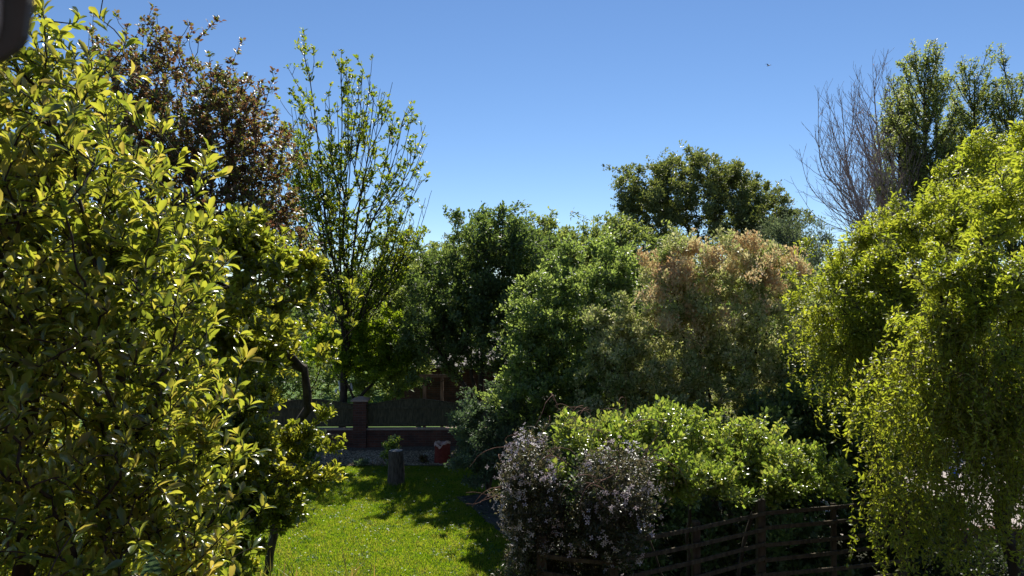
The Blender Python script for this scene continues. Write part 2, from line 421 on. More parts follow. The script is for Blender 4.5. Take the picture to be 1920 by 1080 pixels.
# flagstones of the path that runs between the lawn and the clematis
rng0 = np.random.default_rng(3)
path_o = thing('stone_path', (-0.2, 15, 0), None, None); path_o['kind'] = 'structure'
bm = bmesh.new()
PA = np.array([-0.85, 17.3]); PB = np.array([1.5, 11.6]); PD = (PB - PA) / np.linalg.norm(PB - PA); PN = np.array([PD[1], -PD[0]])
tt = 0.0
while tt < 6.2:
    ln_ = rng0.uniform(0.4, 0.7); s0 = rng0.uniform(-0.12, 0.12)
    for a, b in ((-0.45, s0 - 0.012), (s0 + 0.012, 0.45)):
        q = [(tt, a), (tt + ln_ - 0.025, a), (tt + ln_ - 0.025, b), (tt, b)]; cc = [(0.12, 0.1), (-0.12, 0.1)]
        poly = [PA + PD * (u + rng0.normal() * 0.018) + PN * (v + rng0.normal() * 0.018) for u, v in q]; h_ = 0.03 + 0.012 * rng0.random()
        lo = [bm.verts.new((p[0] + 0.2, p[1] - 15, 0.0)) for p in poly]; hi = [bm.verts.new((p[0] + 0.2, p[1] - 15, h_)) for p in poly]
        bm.faces.new(hi); bm.faces.new(lo[::-1])
        for e in range(4): bm.faces.new((lo[e], lo[(e+1)%4], hi[(e+1)%4], hi[e]))
    tt += ln_
o = link('flagstones', bm_mesh('flagstones', bm), path_m, path_o)

# grass blades of the lawn
grass_m = leafmat('grass_blade', [(0.09, 0.14, 0.014), (0.13, 0.19, 0.018), (0.18, 0.22, 0.025), (0.25, 0.24, 0.06)],
                  [(0.14, 0.3, 0.01), (0.3, 0.46, 0.012), (0.42, 0.54, 0.015), (0.55, 0.5, 0.07)], 0.55, 0.5, 0.3, 2.2)
def blades(name, n, region, hmin, hmax, mat, seed, wd=0.006):
    rng = np.random.default_rng(seed)
    x0, x1, y0, y1 = region
    pos = np.stack([rng.uniform(x0, x1, n), rng.uniform(y0, y1, n), np.zeros(n)], -1)
    return pos, rng
pos, rng = blades('lawn_grass', 230000, (-6.2, 0.9, 11.2, 20.5), 0.02, 0.06, grass_m, 11)
vis = (pos[:, 0] > (380 - 960) / F * pos[:, 1]) & (pos[:, 0] < (1000 - 960) / F * pos[:, 1] + 0.1)
pos = pos[vis]
dl = (pos[:, :2] - PA) @ PN; al = (pos[:, :2] - PA) @ PD
pos = pos[~((np.abs(dl) < 0.36) & (al > -0.1))]
cl = np.array([noise.noise(Vector((q[0] * 2.4, q[1] * 2.4, 0))) for q in pos]) * 0.5 + 0.5
cl2 = np.array([noise.noise(Vector((q[0] * 9, q[1] * 9, 4))) for q in pos]) * 0.5 + 0.5
hh = (0.022 + 0.03 * cl + 0.035 * cl2 ** 2) * rng.uniform(0.6, 1.25, len(pos))
ax = unit(np.stack([rng.normal(size=len(pos)) * 0.45, rng.normal(size=len(pos)) * 0.45, np.ones(len(pos))], -1))
nm = unit(np.stack([rng.normal(size=len(pos)), rng.normal(size=len(pos)), 0.2 * np.ones(len(pos))], -1))
T_BLADE = (np.array([(0,0.5,0),(0,-0.5,0),(0.6,0.35,-0.05),(0.6,-0.35,-0.05),(1,0,-0.2)], float), np.array([(0,1,3),(0,3,2),(2,3,4)]), 3)
g = link('lawn_grass', leaf_mesh('lawn_grass', pos, ax, nm, hh, 0.011, T_BLADE), grass_m)
tag(g, 'short bright green mown grass of the lawn', 'grass', kind='stuff')
# daisies and fallen petals on the lawn
dm, t_, b_ = newmat('daisy_white'); b_.inputs['Base Color'].default_value = (0.7, 0.7, 0.62, 1); b_.inputs['Roughness'].default_value = 0.7
n = 260; rng = np.random.default_rng(8)
dp = np.stack([rng.uniform(-5, 0.1, n), rng.uniform(12, 20, n), rng.uniform(0.04, 0.065, n)], -1)
dd = link('lawn_daisies', leaf_mesh('lawn_daisies', dp, unit(rng.normal(size=(n, 3)) * [1, 1, 0.2]), np.tile([0, -0.2, 1.0], (n, 1)), 0.028, 0.028, T_FLOWER), dm)
tag(dd, 'tiny white daisies scattered over the mown lawn', 'daisies', kind='stuff')

n = 2600; cw = np.stack([rng.uniform(-5, 0.6, n), rng.uniform(11.5, 20.2, n), rng.uniform(0.03, 0.055, n)], -1)
cv_ = np.array([noise.noise(Vector((q[0] * 1.3, q[1] * 1.3, 7))) for q in cw]); cw = cw[cv_ > 0.12]
cm = leafmat('clover_leaf', [(0.04, 0.09, 0.02), (0.07, 0.14, 0.04)], [(0.1, 0.25, 0.02), (0.16, 0.34, 0.04)], 0.4)
o = link('lawn_clover', leaf_mesh('lawn_clover', cw, unit(rng.normal(size=cw.shape) * [1, 1, .2]), np.tile([0, 0.1, 1.0], (len(cw), 1)), 0.06, 0.06, T_FLOWER), cm)
tag(o, 'darker clover patches growing in the mown lawn', 'clover', kind='stuff')
n = 900; sx, sy = G(743, 912)[:2]; a_ = rng.uniform(0, 6.28, n); r_ = 0.2 + np.abs(rng.normal(size=n)) * 0.09
tp_ = np.stack([sx + r_ * np.cos(a_), sy + r_ * np.sin(a_), np.zeros(n)], -1)
o = link('long_grass', leaf_mesh('long_grass', tp_, unit(rng.normal(size=(n, 3)) * [.35, .35, 0] + [0, 0, 1.0]), unit(rng.normal(size=(n, 3))), rng.uniform(0.06, 0.2, n), 0.014, T_BLADE), grass_m)
tag(o, 'long uncut grass round the foot of the tree stump', 'grass', kind='stuff')

# pebbles and debris on the bed
rng = np.random.default_rng(21); n = 6500
bp_ = np.stack([rng.uniform(-6, 0.3, n), 20.35 + 1.9 * rng.random(n) ** 1.1, np.full(n, 0.045)], -1)
T_STONE = (np.array([(-0.5,0,0),(0,0.5,0),(0.5,0,0),(0,-0.5,0),(0.05,0.02,0.32)], float), np.array([(0,1,4),(1,2,4),(2,3,4),(3,0,4)]), 3)
an = rng.uniform(0, 6.28, n)
ms = leafmat('bed_litter', [(0.14, 0.09, 0.055), (0.34, 0.26, 0.17), (0.55, 0.46, 0.34)], [(0.1, 0.08, 0.05), (0.2, 0.16, 0.1)], 0.1, 0.8, 0.2)
sz = rng.uniform(0.02, 0.075, n) 
o = link('bed_litter', leaf_mesh('bed_litter', bp_, np.stack([np.cos(an), np.sin(an), 0.1 * rng.normal(size=n)], -1), np.tile([0.05, 0, 1.0], (n, 1)), sz, sz * 0.8, T_STONE), ms)
tag(o, 'pale pebbles and dry litter on the soil bed', 'litter', kind='stuff')

# ------------------------------------------------------------------ boundary wall, pillar, fence panels
D0 = 23.0
def WX(px): return (px - 960) / F * D0
brick_m = brickmat('red_brick', (0.14, 0.05, 0.03), (0.08, 0.032, 0.022), (0.11, 0.09, 0.075))
cap_m = noisemat('coping_stone', [(0.3, (0.28, 0.19, 0.15)), (0.7, (0.46, 0.34, 0.28))], 18, 5, 0.85, 0.3, 0.01)
wood_dark = barkmat('fence_timber', (0.055, 0.05, 0.03), (0.11, 0.095, 0.055), 22)
wall = thing('garden_wall', (WX(677), D0, 0), 'low red brick garden wall with a capped pillar behind the soil bed', 'wall', rz=R(1.2))
ox = WX(677)
bm = bmesh.new(); box(bm, WX(180) - ox, -0.20, -0.11, 0.11, 0, 0.545); box(bm, 0.20, WX(1080) - ox, -0.11, 0.11, 0, 0.545)
link('brickwork', bm_mesh('brickwork', bm), brick_m, wall)
bm = bmesh.new(); box(bm, WX(180) - ox, -0.2, -0.14, 0.14, 0.545, 0.59, 0.006); box(bm, 0.2, WX(1080) - ox, -0.14, 0.14, 0.545, 0.59, 0.006)
link('coping', bm_mesh('coping', bm), cap_m, wall)
bm = bmesh.new(); box(bm, -0.2, 0.2, -0.2, 0.2, 0, 1.44)
pl_ = link('pillar', bm_mesh('pillar', bm), brick_m, wall)
bm = bmesh.new()
lo = [bm.verts.new(p) for p in ((-.26,-.26,1.44),(.26,-.26,1.44),(.26,.26,1.44),(-.26,.26,1.44))]
mi = [bm.verts.new(p) for p in ((-.26,-.26,1.485),(.26,-.26,1.485),(.26,.26,1.485),(-.26,.26,1.485))]
tp = [bm.verts.new(p) for p in ((-.08,-.08,1.565),(.08,-.08,1.565),(.08,.08,1.565),(-.08,.08,1.565))]
bm.faces.new(lo[::-1]); bm.faces.new(tp)
for a, b in ((lo, mi), (mi, tp)):
    for i in range(4): bm.faces.new((a[i], a[(i+1)%4], b[(i+1)%4], b[i]))
link('pillar_cap', bm_mesh('pillar_cap', bm), cap_m, pl_)
def fence_panel(x0, x1, label):
    a = R(1.2); cx = ox + math.cos(a) * (x0); cy = D0 + math.sin(a) * x0
    t = thing('fence_panel', (cx, cy, 0), label, 'fence panel', 'bow top fence panels on the brick wall', rz=a)
    Lx = x1 - x0; z0 = 0.635
    def top(x): return 1.32 + 0.16 * max(0.0, math.sin(math.pi * x / Lx)) ** 1.2
    bm = bmesh.new(); rr = random.Random(4); x = 0.02
    while x < Lx - 0.05:
        w_ = 0.115; zt = top(x + w_ / 2) - 0.01
        box(bm, x, x + w_ - 0.003, -0.01 + rr.uniform(-.006, .004), 0.012, z0, zt); x += w_
    link('boards', bm_mesh('boards', bm), wood_dark, t)
    for zz in (z0 + 0.07, 1.22):
        bm = bmesh.new(); box(bm, 0.0, Lx, -0.055, -0.014, zz - 0.035, zz + 0.035, 0.004); link('rail', bm_mesh('rail', bm), wood_dark, t)
    bm = bmesh.new(); k = 18
    for i in range(k):
        xa = Lx * i / k; xb = Lx * (i + 1) / k
        beam(bm, (xa, 0, top(xa)), (xb, 0, top(xb)), 0.07, 0.03)
    link('capping', bm_mesh('capping', bm), wood_dark, t)
fence_panel(0.21, 3.1, 'dark bow-topped fence panel right of the brick pillar')
fence_panel(-2.9, -0.21, 'dark bow-topped fence panel left of the brick pillar, behind the leaning trunk')
fence_panel(3.15, 6.1, 'fence panel at the right end of the wall, mostly behind the grey green shrub')

# ------------------------------------------------------------------ tree stump, broken chimney pot, small plants
def lathe(bm, prof, seg=24, wob=0.0, seed=0, fr=1.5):
    rings = []
    for r, z in prof:
        ring = []
        for i in range(seg):
            a = 2 * math.pi * i / seg; k = 1 + wob * noise.noise(Vector((math.cos(a) * fr, math.sin(a) * fr, z * 1.5 + seed)))
            ring.append(bm.verts.new((r * k * math.cos(a), r * k * math.sin(a), z)))
        rings.append(ring)
    for a, b in zip(rings[:-1], rings[1:]):
        for i in range(seg): bm.faces.new((a[i], a[(i+1)%seg], b[(i+1)%seg], b[i]))
    return rings
sb = G(743, 912); stump = thing('tree_stump', (sb[0], sb[1], 0), 'tall cut tree stump standing on the lawn in front of the bed', 'tree stump')
bm = bmesh.new()
rg = lathe(bm, [(0.26, 0), (0.215, 0.05), (0.195, 0.14), (0.185, 0.4), (0.182, 0.7), (0.18, 0.88), (0.165, 0.895)], 28, 0.22, 2, 2.5)
link('bark', bm_mesh('bark', bm, True), barkmat('stump_bark', (0.05, 0.04, 0.032), (0.12, 0.1, 0.08), 26), stump)
bm = bmesh.new(); rg = lathe(bm, [(0.02, 0.9), (0.1, 0.9), (0.168, 0.897)], 28, 0.22, 2, 2.5); bm.faces.new(rg[0][::-1])
link('cut_top', bm_mesh('cut_top', bm), noisemat('cut_wood', [(0.3, (0.18, 0.16, 0.14)), (0.7, (0.4, 0.38, 0.36))], 20), stump)

pb = G(830, 868)
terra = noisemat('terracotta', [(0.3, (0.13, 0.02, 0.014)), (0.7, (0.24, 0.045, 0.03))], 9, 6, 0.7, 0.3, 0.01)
pot = thing('terracotta_pot', (pb[0], pb[1], 0), 'broken round terracotta chimney pot with a ragged rim by the wall', 'pot')
bm = bmesh.new(); seg = 36
def ztop(a):
    return 0.56 + 0.07 * max(0, math.sin(a * 1.0 + 2.2)) + 0.05 * noise.noise(Vector((math.cos(a) * 2, math.sin(a) * 2, 1.3))) - 0.10 * math.exp(-((a - 4.55) / 0.25) ** 2)
ro = []
for r, f in ((0.235, 0), (0.225, 0.3), (0.215, 0.7), (0.222, 0.95), (0.225, 1.0), (0.185, 1.0), (0.178, 0.9), (0.175, 0.3), (0.17, 0.05)):
    ro.append([bm.verts.new((r * math.cos(2*math.pi*i/seg), r * math.sin(2*math.pi*i/seg), ztop(2*math.pi*i/seg) * f)) for i in range(seg)])
for a, b in zip(ro[:-1], ro[1:]):
    for i in range(seg): bm.faces.new((a[i], a[(i+1)%seg], b[(i+1)%seg], b[i]))
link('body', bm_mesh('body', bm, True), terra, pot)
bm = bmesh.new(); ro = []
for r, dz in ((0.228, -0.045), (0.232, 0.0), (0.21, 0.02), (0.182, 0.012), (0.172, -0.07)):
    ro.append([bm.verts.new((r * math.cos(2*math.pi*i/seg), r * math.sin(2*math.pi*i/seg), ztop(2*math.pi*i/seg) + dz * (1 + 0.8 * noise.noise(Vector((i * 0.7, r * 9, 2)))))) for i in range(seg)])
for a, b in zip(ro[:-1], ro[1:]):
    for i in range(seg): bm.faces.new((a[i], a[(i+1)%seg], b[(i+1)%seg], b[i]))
link('sunlit_rim', bm_mesh('sunlit_rim', bm, True), noisemat('sunlit_terracotta', [(0.3, (0.4, 0.2, 0.15)), (0.7, (0.7, 0.5, 0.42))], 14, 5, 0.8, 0.4, 0.01), pot)  # pale ring paints sunlight on the rim; body colour darkened for shade

# ------------------------------------------------------------------ leaves
M_mag = leafmat('magnolia_leaf', [(0.06, 0.1, 0.035), (0.075, 0.115, 0.045), (0.1, 0.14, 0.055), (0.14, 0.13, 0.05)],
                [(0.27, 0.34, 0.03), (0.46, 0.51, 0.04), (0.64, 0.64, 0.055), (0.68, 0.54, 0.09)], 0.5, 0.24, 0.9)
M_mag2 = leafmat('magnolia_leaf_far', [(0.05, 0.075, 0.015), (0.08, 0.11, 0.02), (0.12, 0.12, 0.03)],
                [(0.32, 0.39, 0.03), (0.52, 0.55, 0.04), (0.7, 0.64, 0.06)], 0.52, 0.27, 0.85)
M_cop = leafmat('copper_leaf', [(0.11, 0.06, 0.045), (0.15, 0.09, 0.06), (0.14, 0.125, 0.06), (0.10, 0.14, 0.04)],
                [(0.24, 0.10, 0.05), (0.34, 0.18, 0.07), (0.36, 0.33, 0.06), (0.30, 0.40, 0.04)], 0.4, 0.42, 0.4)
M_map = leafmat('maple_leaf', [(0.06, 0.09, 0.015), (0.09, 0.13, 0.02), (0.12, 0.15, 0.03)],
                [(0.22, 0.34, 0.015), (0.36, 0.46, 0.02), (0.48, 0.5, 0.04)], 0.5, 0.45, 0.3)
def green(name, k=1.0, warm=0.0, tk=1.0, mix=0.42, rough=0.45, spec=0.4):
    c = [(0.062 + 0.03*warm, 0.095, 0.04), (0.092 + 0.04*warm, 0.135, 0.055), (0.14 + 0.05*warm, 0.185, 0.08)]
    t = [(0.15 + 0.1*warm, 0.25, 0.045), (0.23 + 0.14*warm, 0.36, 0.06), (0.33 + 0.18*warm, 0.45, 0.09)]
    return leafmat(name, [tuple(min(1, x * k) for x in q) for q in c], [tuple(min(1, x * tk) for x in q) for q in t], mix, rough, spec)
M_dark = green('hedge_leaf', 1.05, 0.1, 0.9, 0.42)
M_mid = green('lime_leaf', 1.35, 0.4, 1.25, 0.46)
M_bright = green('fresh_leaf', 1.5, 0.25, 1.5, 0.46, 0.42, 0.45)
M_round = green('round_tree_leaf', 1.15, 0.5, 0.95, 0.4)
M_pop = green('poplar_leaf', 1.3, 0.5, 1.4, 0.5, 0.5, 0.3)
M_yel = leafmat('yellow_shrub_leaf', [(0.07, 0.11, 0.015), (0.12, 0.16, 0.02)], [(0.3, 0.46, 0.015), (0.5, 0.62, 0.03)], 0.5, 0.45, 0.3)
M_wil = leafmat('willow_leaf', [(0.09, 0.115, 0.025), (0.145, 0.165, 0.03), (0.21, 0.21, 0.045)],
                [(0.4, 0.5, 0.03), (0.6, 0.69, 0.04), (0.74, 0.76, 0.07)], 0.48, 0.42, 0.4)
M_pink = leafmat('pink_tip_leaf', [(0.62, 0.36, 0.2), (0.74, 0.58, 0.34), (0.74, 0.68, 0.38)],
                 [(0.6, 0.36, 0.17), (0.72, 0.57, 0.27), (0.7, 0.64, 0.3)], 0.4, 0.6, 0.2)
M_olive = leafmat('olive_leaf', [(0.2, 0.26, 0.09), (0.42, 0.44, 0.2), (0.70, 0.65, 0.38)],
                  [(0.34, 0.46, 0.07), (0.58, 0.62, 0.18), (0.74, 0.7, 0.32)], 0.4, 0.5, 0.3)
M_grey = leafmat('grey_green_leaf', [(0.10, 0.14, 0.085), (0.16, 0.21, 0.13), (0.22, 0.28, 0.16)],
                 [(0.10, 0.17, 0.06), (0.15, 0.23, 0.08), (0.2, 0.3, 0.1)], 0.35, 0.55, 0.3)
M_birch = leafmat('wispy_leaf', [(0.10, 0.13, 0.08), (0.15, 0.18, 0.11)], [(0.16, 0.22, 0.08), (0.24, 0.3, 0.12)], 0.4, 0.6, 0.2)
M_vine = leafmat('vine_leaf', [(0.13, 0.18, 0.05), (0.2, 0.25, 0.07), (0.28, 0.3, 0.1)],
                 [(0.28, 0.42, 0.04), (0.45, 0.6, 0.06), (0.62, 0.64, 0.1)], 0.42, 0.27, 0.9)
M_clem = leafmat('clematis_leaf', [(0.05, 0.08, 0.03), (0.08, 0.09, 0.045), (0.14, 0.12, 0.08)],
                 [(0.12, 0.16, 0.04), (0.18, 0.15, 0.07), (0.26, 0.22, 0.12)], 0.35, 0.4, 0.5)
M_blos = leafmat('clematis_petal', [(0.66, 0.56, 0.59), (0.74, 0.67, 0.69), (0.78, 0.75, 0.75)],
                 [(0.38, 0.3, 0.34), (0.5, 0.42, 0.44)], 0.35, 0.6, 0.2)
M_blade = leafmat('sword_leaf', [(0.06, 0.10, 0.02), (0.12, 0.14, 0.03), (0.3, 0.2, 0.08)], [(0.2, 0.32, 0.02), (0.36, 0.4, 0.04), (0.55, 0.35, 0.1)], 0.45, 0.4, 0.4)

g0 = lambda px, D: np.array([(px - 960) / F * D, D, 0.0])

# near magnolia, leaning into the window view on the left
mb = g0(60, 5.0)
tree('magnolia_tree', 'large magnolia close to the window filling the left side with glossy yellow green leaves', 'magnolia tree', mb,
     [(120, 330, 4.9, 150, 300, 1.0), (30, 250, 4.6, 130, 260, 0.9), (200, 480, 4.7, 180, 300, 1.1), (60, 620, 4.6, 200, 300, 1.1),
      (260, 620, 4.8, 170, 220, 1.0), (150, 880, 4.7, 260, 260, 1.1), (300, 900, 4.9, 150, 170, 0.9), (330, 1010, 5.0, 110, 110, 0.7),
      (80, 1150, 4.8, 250, 230, 1.0), (0, 400, 5.6, 200, 400, 0.9), (60, 900, 5.7, 260, 300, 0.8), (370, 760, 5.0, 60, 90, 0.6), (400, 880, 5.1, 60, 70, 0.5), (390, 1060, 5.2, 85, 90, 0.5), (60, 80, 4.9, 70, 110, 0.6), (330, 460, 4.9, 95, 70, 0.5), (-150, 500, 4.8, 200, 480, 1.1)],
     [stem(mb, P(40, 1250, 5), P(60, 900, 5), P(90, 560, 5), P(110, 250, 4.9)), stem(mb + [0.3, 0, 0], P(150, 1200, 5.1), P(230, 850, 5.1), P(250, 560, 5)),
      stem(mb - [0.2, 0, 0], P(-60, 1100, 4.8), P(-80, 600, 4.8))],
     4200, 8, 0.088, 0.033, M_mag, bark_dark, 1, clump=0.0, spread=0.008, back=0.10, up=0.35, tmpl=T_OBOV, r0=0.07, r_tip=0.0035, thr=-0.33, nf=2.2,
     shell=0.42, lump=0.35, upturn=0.5, whorl=True, smooth=True)
# farther magnolia with a leaning trunk
mb = g0(505, 12.5)
tree('magnolia_tree', 'second magnolia farther down the lawn with a leaning grey trunk in front of the fence', 'magnolia tree', mb,
     [(470, 445, 10.3, 90, 38, 1.0), (430, 440, 10, 80, 50, 1.0), (560, 495, 10.4, 75, 26, 0.9), (600, 540, 10.5, 55, 18, 0.7), (500, 560, 10.5, 100, 30, 1.1), (630, 600, 10.7, 65, 14, 0.6), (540, 625, 10.6, 95, 22, 1.0),
      (600, 660, 10.6, 60, 14, 0.7), (500, 640, 10.6, 110, 40, 1.0), (430, 520, 10.5, 80, 90, 1.1), (430, 640, 10.7, 90, 80, 1.1), (480, 700, 11, 80, 22, 0.9)],
     [stem(mb, P(545, 860, 12.3), P(572, 760, 12), P(566, 690, 11.6), P(520, 600, 11)), stem(P(572, 745, 12), P(600, 690, 11.6), P(640, 645, 11.2), P(668, 610, 11)),
      stem(P(566, 690, 11.6), P(480, 620, 11), P(430, 540, 10.6))],
     1700, 9, 0.105, 0.05, M_mag2, bark_dark, 2, spread=0.015, back=0.14, up=0.35, tmpl=T_OBOV, r0=0.075, r_tip=0.004, thr=-0.2, nf=1.4,
     shell=0.42, lump=0.35, upturn=0.5, whorl=True, smooth=True)
# low magnolia boughs / shrub in front of the wall
mb = g0(430, 11.0)
tree('magnolia_shrub', 'low bushy magnolia with bright yellow green leaves overhanging the left lawn edge', 'shrub', mb,
     [(560, 830, 9.6, 68, 42, 0.6), (600, 825, 9.7, 45, 30, 0.4), (575, 880, 9.7, 50, 40, 0.5), (510, 950, 9.6, 45, 45, 0.5), (470, 1040, 9.4, 45, 60, 0.5), (500, 850, 9.5, 90, 90, 0.9), (520, 920, 9.6, 60, 50, 0.6), (430, 800, 9.4, 80, 100, 0.9), (470, 960, 9.4, 80, 60, 0.7),
      (400, 900, 9.2, 100, 120, 0.9), (450, 730, 9.5, 60, 60, 0.6)],
     [stem(mb - [.2, 0, 0], mb + [-0.2, -0.5, 0.8], mb + [-0.3, -1.1, 1.6]), stem(mb + [-.7, 0, 0], mb + [-0.6, -0.8, 1.3])],
     2300, 9, 0.085, 0.041, M_mag2, bark_dark, 3, spread=0.012, back=0.12, up=0.35, tmpl=T_OBOV, r0=0.06, r_tip=0.0035, thr=-0.28, nf=1.8,
     shell=0.4, lump=0.35, upturn=0.5, whorl=True, smooth=True)

# copper-leaved tree
tb = g0(350, 17)
tree('copper_leaved_tree', 'tall airy tree with purple brown leaf clusters behind the near magnolia', 'tree', tb,
     [(340, 300, 17, 190, 230, 2.6), (260, 180, 16.5, 110, 130, 1.8), (400, 250, 17, 110, 140, 1.8), (200, 120, 17, 60, 70, 1.0), (480, 330, 17, 80, 100, 1.4),
      (430, 430, 17, 120, 90, 2.0), (300, 80, 17, 40, 55, 0.8), (525, 420, 17.2, 65, 120, 1.4), (480, 250, 17, 60, 70, 1.2), (420, 170, 17, 50, 60, 1.0), (150, 250, 16.6, 90, 130, 1.5), (230, 420, 17, 160, 160, 2.4)],
     [stem(tb, P(340, 800, 17), P(350, 600, 17), P(330, 400, 17), P(310, 220, 17)), stem(P(350, 640, 17), P(410, 480, 17), P(430, 330, 17), P(440, 220, 17)),
      stem(P(345, 700, 17), P(270, 500, 17), P(240, 300, 17), P(215, 160, 17))],
     3300, 15, 0.085, 0.06, M_cop, bark_dark, 4, clump=0.0, spread=0.035, back=0.15, up=0.1, tmpl=T_LEAF, r0=0.16, r_tip=0.006, thr=-0.45, nf=0.9, shell=0.5,
     lump=0.3, zsq=0.6, upturn=0.5, bf=0.2,
     extra=[P(x, y, 17) for x, y in ((408, 30), (396, 42), (384, 55), (370, 68), (452, 72), (444, 90), (436, 110), (172, 20), (170, 45), (168, 70), (290, 25), (262, 28), (292, 45), (486, 165), (470, 150), (540, 250), (520, 262))])
# sparse pale green tree
tb = g0(640, 24)
rngm = np.random.default_rng(55); extra_limbs = []
for k in range(84):
    a = rngm.uniform(0, 6.28); q = rngm.uniform(0.35, 1.0) ** 0.6; tx = 664 + 152 * q * math.cos(a); ty = 330 + 215 * q * math.sin(a)
    if ty > 470 and tx < 600: ty -= 120
    dz = rngm.uniform(-1.8, 1.8); sx = 652 + (tx - 652) * 0.35; sy = min(620, ty + rngm.uniform(130, 220))
    extra_limbs.append([P(sx, sy, 24 + dz * 0.3), P(sx + (tx - sx) * 0.62, sy + (ty - sy) * 0.45, 24 + dz * 0.7), P(tx, ty, 24 + dz)])
ramified('sparse_maple_tree', 'slender open tree with upright branches and small pale green leaf tufts against the sky', 'tree', tb,
     [[tb, P(645, 700, 24), P(640, 560, 24), P(612, 430, 24), P(600, 300, 24), P(575, 115, 24)], [P(645, 700, 24), P(655, 560, 24), P(668, 420, 24), P(690, 290, 24), P(712, 165, 24)],
      [P(640, 600, 24), P(590, 470, 24.6), P(560, 330, 24.8), P(545, 200, 24.8)], [P(648, 660, 24), P(700, 520, 23.5), P(740, 390, 23.3), P(775, 275, 23.3)],
      [P(642, 580, 24), P(636, 420, 24.5), P(640, 260, 24.7), P(638, 118, 24.7)], [P(655, 560, 24), P(690, 440, 24.8), P(728, 320, 25), P(738, 235, 25)], [P(690, 540, 23.6), P(750, 490, 23.2), P(800, 425, 23)],
      [P(640, 500, 24), P(650, 330, 23.4), P(680, 130, 23.2)], [P(640, 560, 24), P(580, 430, 24.3), P(540, 260, 24.5)], [P(648, 600, 24), P(720, 500, 24.4), P(790, 330, 24.6)], [P(600, 450, 24), P(560, 380, 24), P(525, 230, 24)]] + extra_limbs,
     5, M_map, bark_dark, r0=0.13, r_tip=0.007, per=10, L=0.105, W=0.072, spread=0.05, back=0.14, tmpl=T_LEAF, minlv=2, every=0.36, levels=3, step=0.3, up=0.12,
     dens=(2.2, 2.0, 2), ratio=(0.26, 0.42, 0.5), ang=(34, 40, 40), wob=0.07, start=0.05, lup=0.3)
# yellow green shrub below it and background greenery seen between trunks
tb = g0(668, 23.9)
tree('yellow_green_shrub', 'bright yellow green bush beyond the wall under the open tree', 'shrub', tb,
     [(670, 640, 23.9, 60, 50, 0.6), (625, 680, 23.9, 65, 30, 1.0), (705, 610, 23.9, 40, 50, 0.9), (700, 690, 23.9, 45, 30, 0.9), (600, 640, 24.0, 40, 30, .6), (735, 660, 23.9, 40, 40, .5)], [stem(tb, tb + [0, 0, 1.2])], 1900, 11, 0.09, 0.058, M_yel, bark_dark, 6,
     spread=0.06, back=0.22, r0=0.06, thr=-0.4, clump=0.11, extra=[P(x, y, 23.9) for x, y in ((640, 600), (660, 575), (690, 560), (715, 555))])
tb = g0(730, 36)
tree('conical_tree', 'narrow pointed mid green tree behind the open tree', 'tree', tb,
     [(745, 480, 36, 45, 60, 1.3), (730, 560, 36, 65, 80, 1.6), (715, 640, 36, 75, 70, 1.8), (700, 700, 36, 80, 50, 1.8)], [stem(tb, P(735, 640, 36), P(748, 470, 36), P(755, 440, 36))], 1900, 13, 0.12, 0.075, M_mid, bark_dark, 7,
     clump=0.11, spread=0.09, back=0.3, r0=0.14, thr=-0.35, zsq=0.7)
tb = g0(835, 55)
tree('pale_poplar_tree', 'distant wispy pale green poplar tops left of the dark hedge trees', 'tree', tb,
     [(800, 500, 55, 18, 50, 0.8), (838, 480, 55, 14, 50, 0.7), (770, 520, 55, 22, 50, 0.9), (860, 490, 55, 20, 50, 1), (700, 510, 55, 20, 70, 1)],
     [stem(tb, P(838, 500, 55)), stem(tb, P(800, 520, 55)), stem(tb, P(770, 540, 55)), stem(tb, P(860, 520, 55)), stem(tb, P(702, 540, 55))], 700, 14, 0.13, 0.07, M_birch, bark_pale, 8,
     spread=0.15, back=0.6, r0=0.14, thr=-0.6, zsq=0.4, upturn=1.2, wind=(0.3, 0, 0))

# row of trees beyond the wall
tb = g0(900, 24.2)
tree('hedgerow_tree', 'dark green multi-stemmed tree behind the fence with its crown left of centre', 'tree', tb,
     [(900, 500, 23.2, 85, 100, 2.1), (930, 450, 23.0, 70, 55, 1.8), (830, 560, 23.2, 85, 85, 1.8), (900, 610, 23.4, 110, 90, 1.9), (800, 640, 23.6, 80, 70, 1.3), (980, 470, 23.2, 70, 65, 1.8), (990, 560, 23.2, 90, 90, 1.8)],
     [stem(tb, P(895, 740, 23.7), P(870, 640, 23.7), P(840, 560, 23.7)), stem(tb + [.1, 0, 0], P(905, 730, 23.8), P(905, 600, 23.9), P(915, 470, 24)), stem(tb + [.3, 0, 0], P(925, 730, 23.8), P(960, 600, 24), P(970, 500, 24)),
      stem(tb, P(885, 740, 23.7), P(830, 670, 23.6), P(790, 620, 23.6))],
     5000, 12, 0.105, 0.062, M_dark, bark_dark, 9, clump=0.11, spread=0.065, back=0.25, r0=0.10, thr=-0.42, nf=0.9, wind=(0.35, 0, 0), shell=0.36,
     extra=[P(x, y, 24) for x, y in ((885, 400), (895, 395), (905, 393), (915, 402), (940, 405), (950, 400), (925, 398))])
tb = g0(790, 27)
tree('hedgerow_tree', 'lighter green tree behind the fence, left of the dark multi-stemmed tree', 'tree', tb,
     [(800, 530, 27, 55, 55, 1.6), (770, 600, 26.5, 60, 80, 1.6), (830, 500, 27, 50, 45, 1.4), (750, 680, 26, 60, 50, 1.4), (860, 480, 27.5, 45, 45, 1.2), (720, 600, 26.5, 60, 70, 1.4), (700, 690, 26, 70, 60, 1.4)],
     [stem(tb, P(790, 700, 27), P(795, 600, 27), P(810, 520, 27))],
     3200, 12, 0.11, 0.066, M_mid, bark_dark, 10, clump=0.11, spread=0.07, back=0.25, r0=0.1, thr=-0.3, nf=0.9, wind=(0.3, 0, 0))
tb = g0(1070, 27)
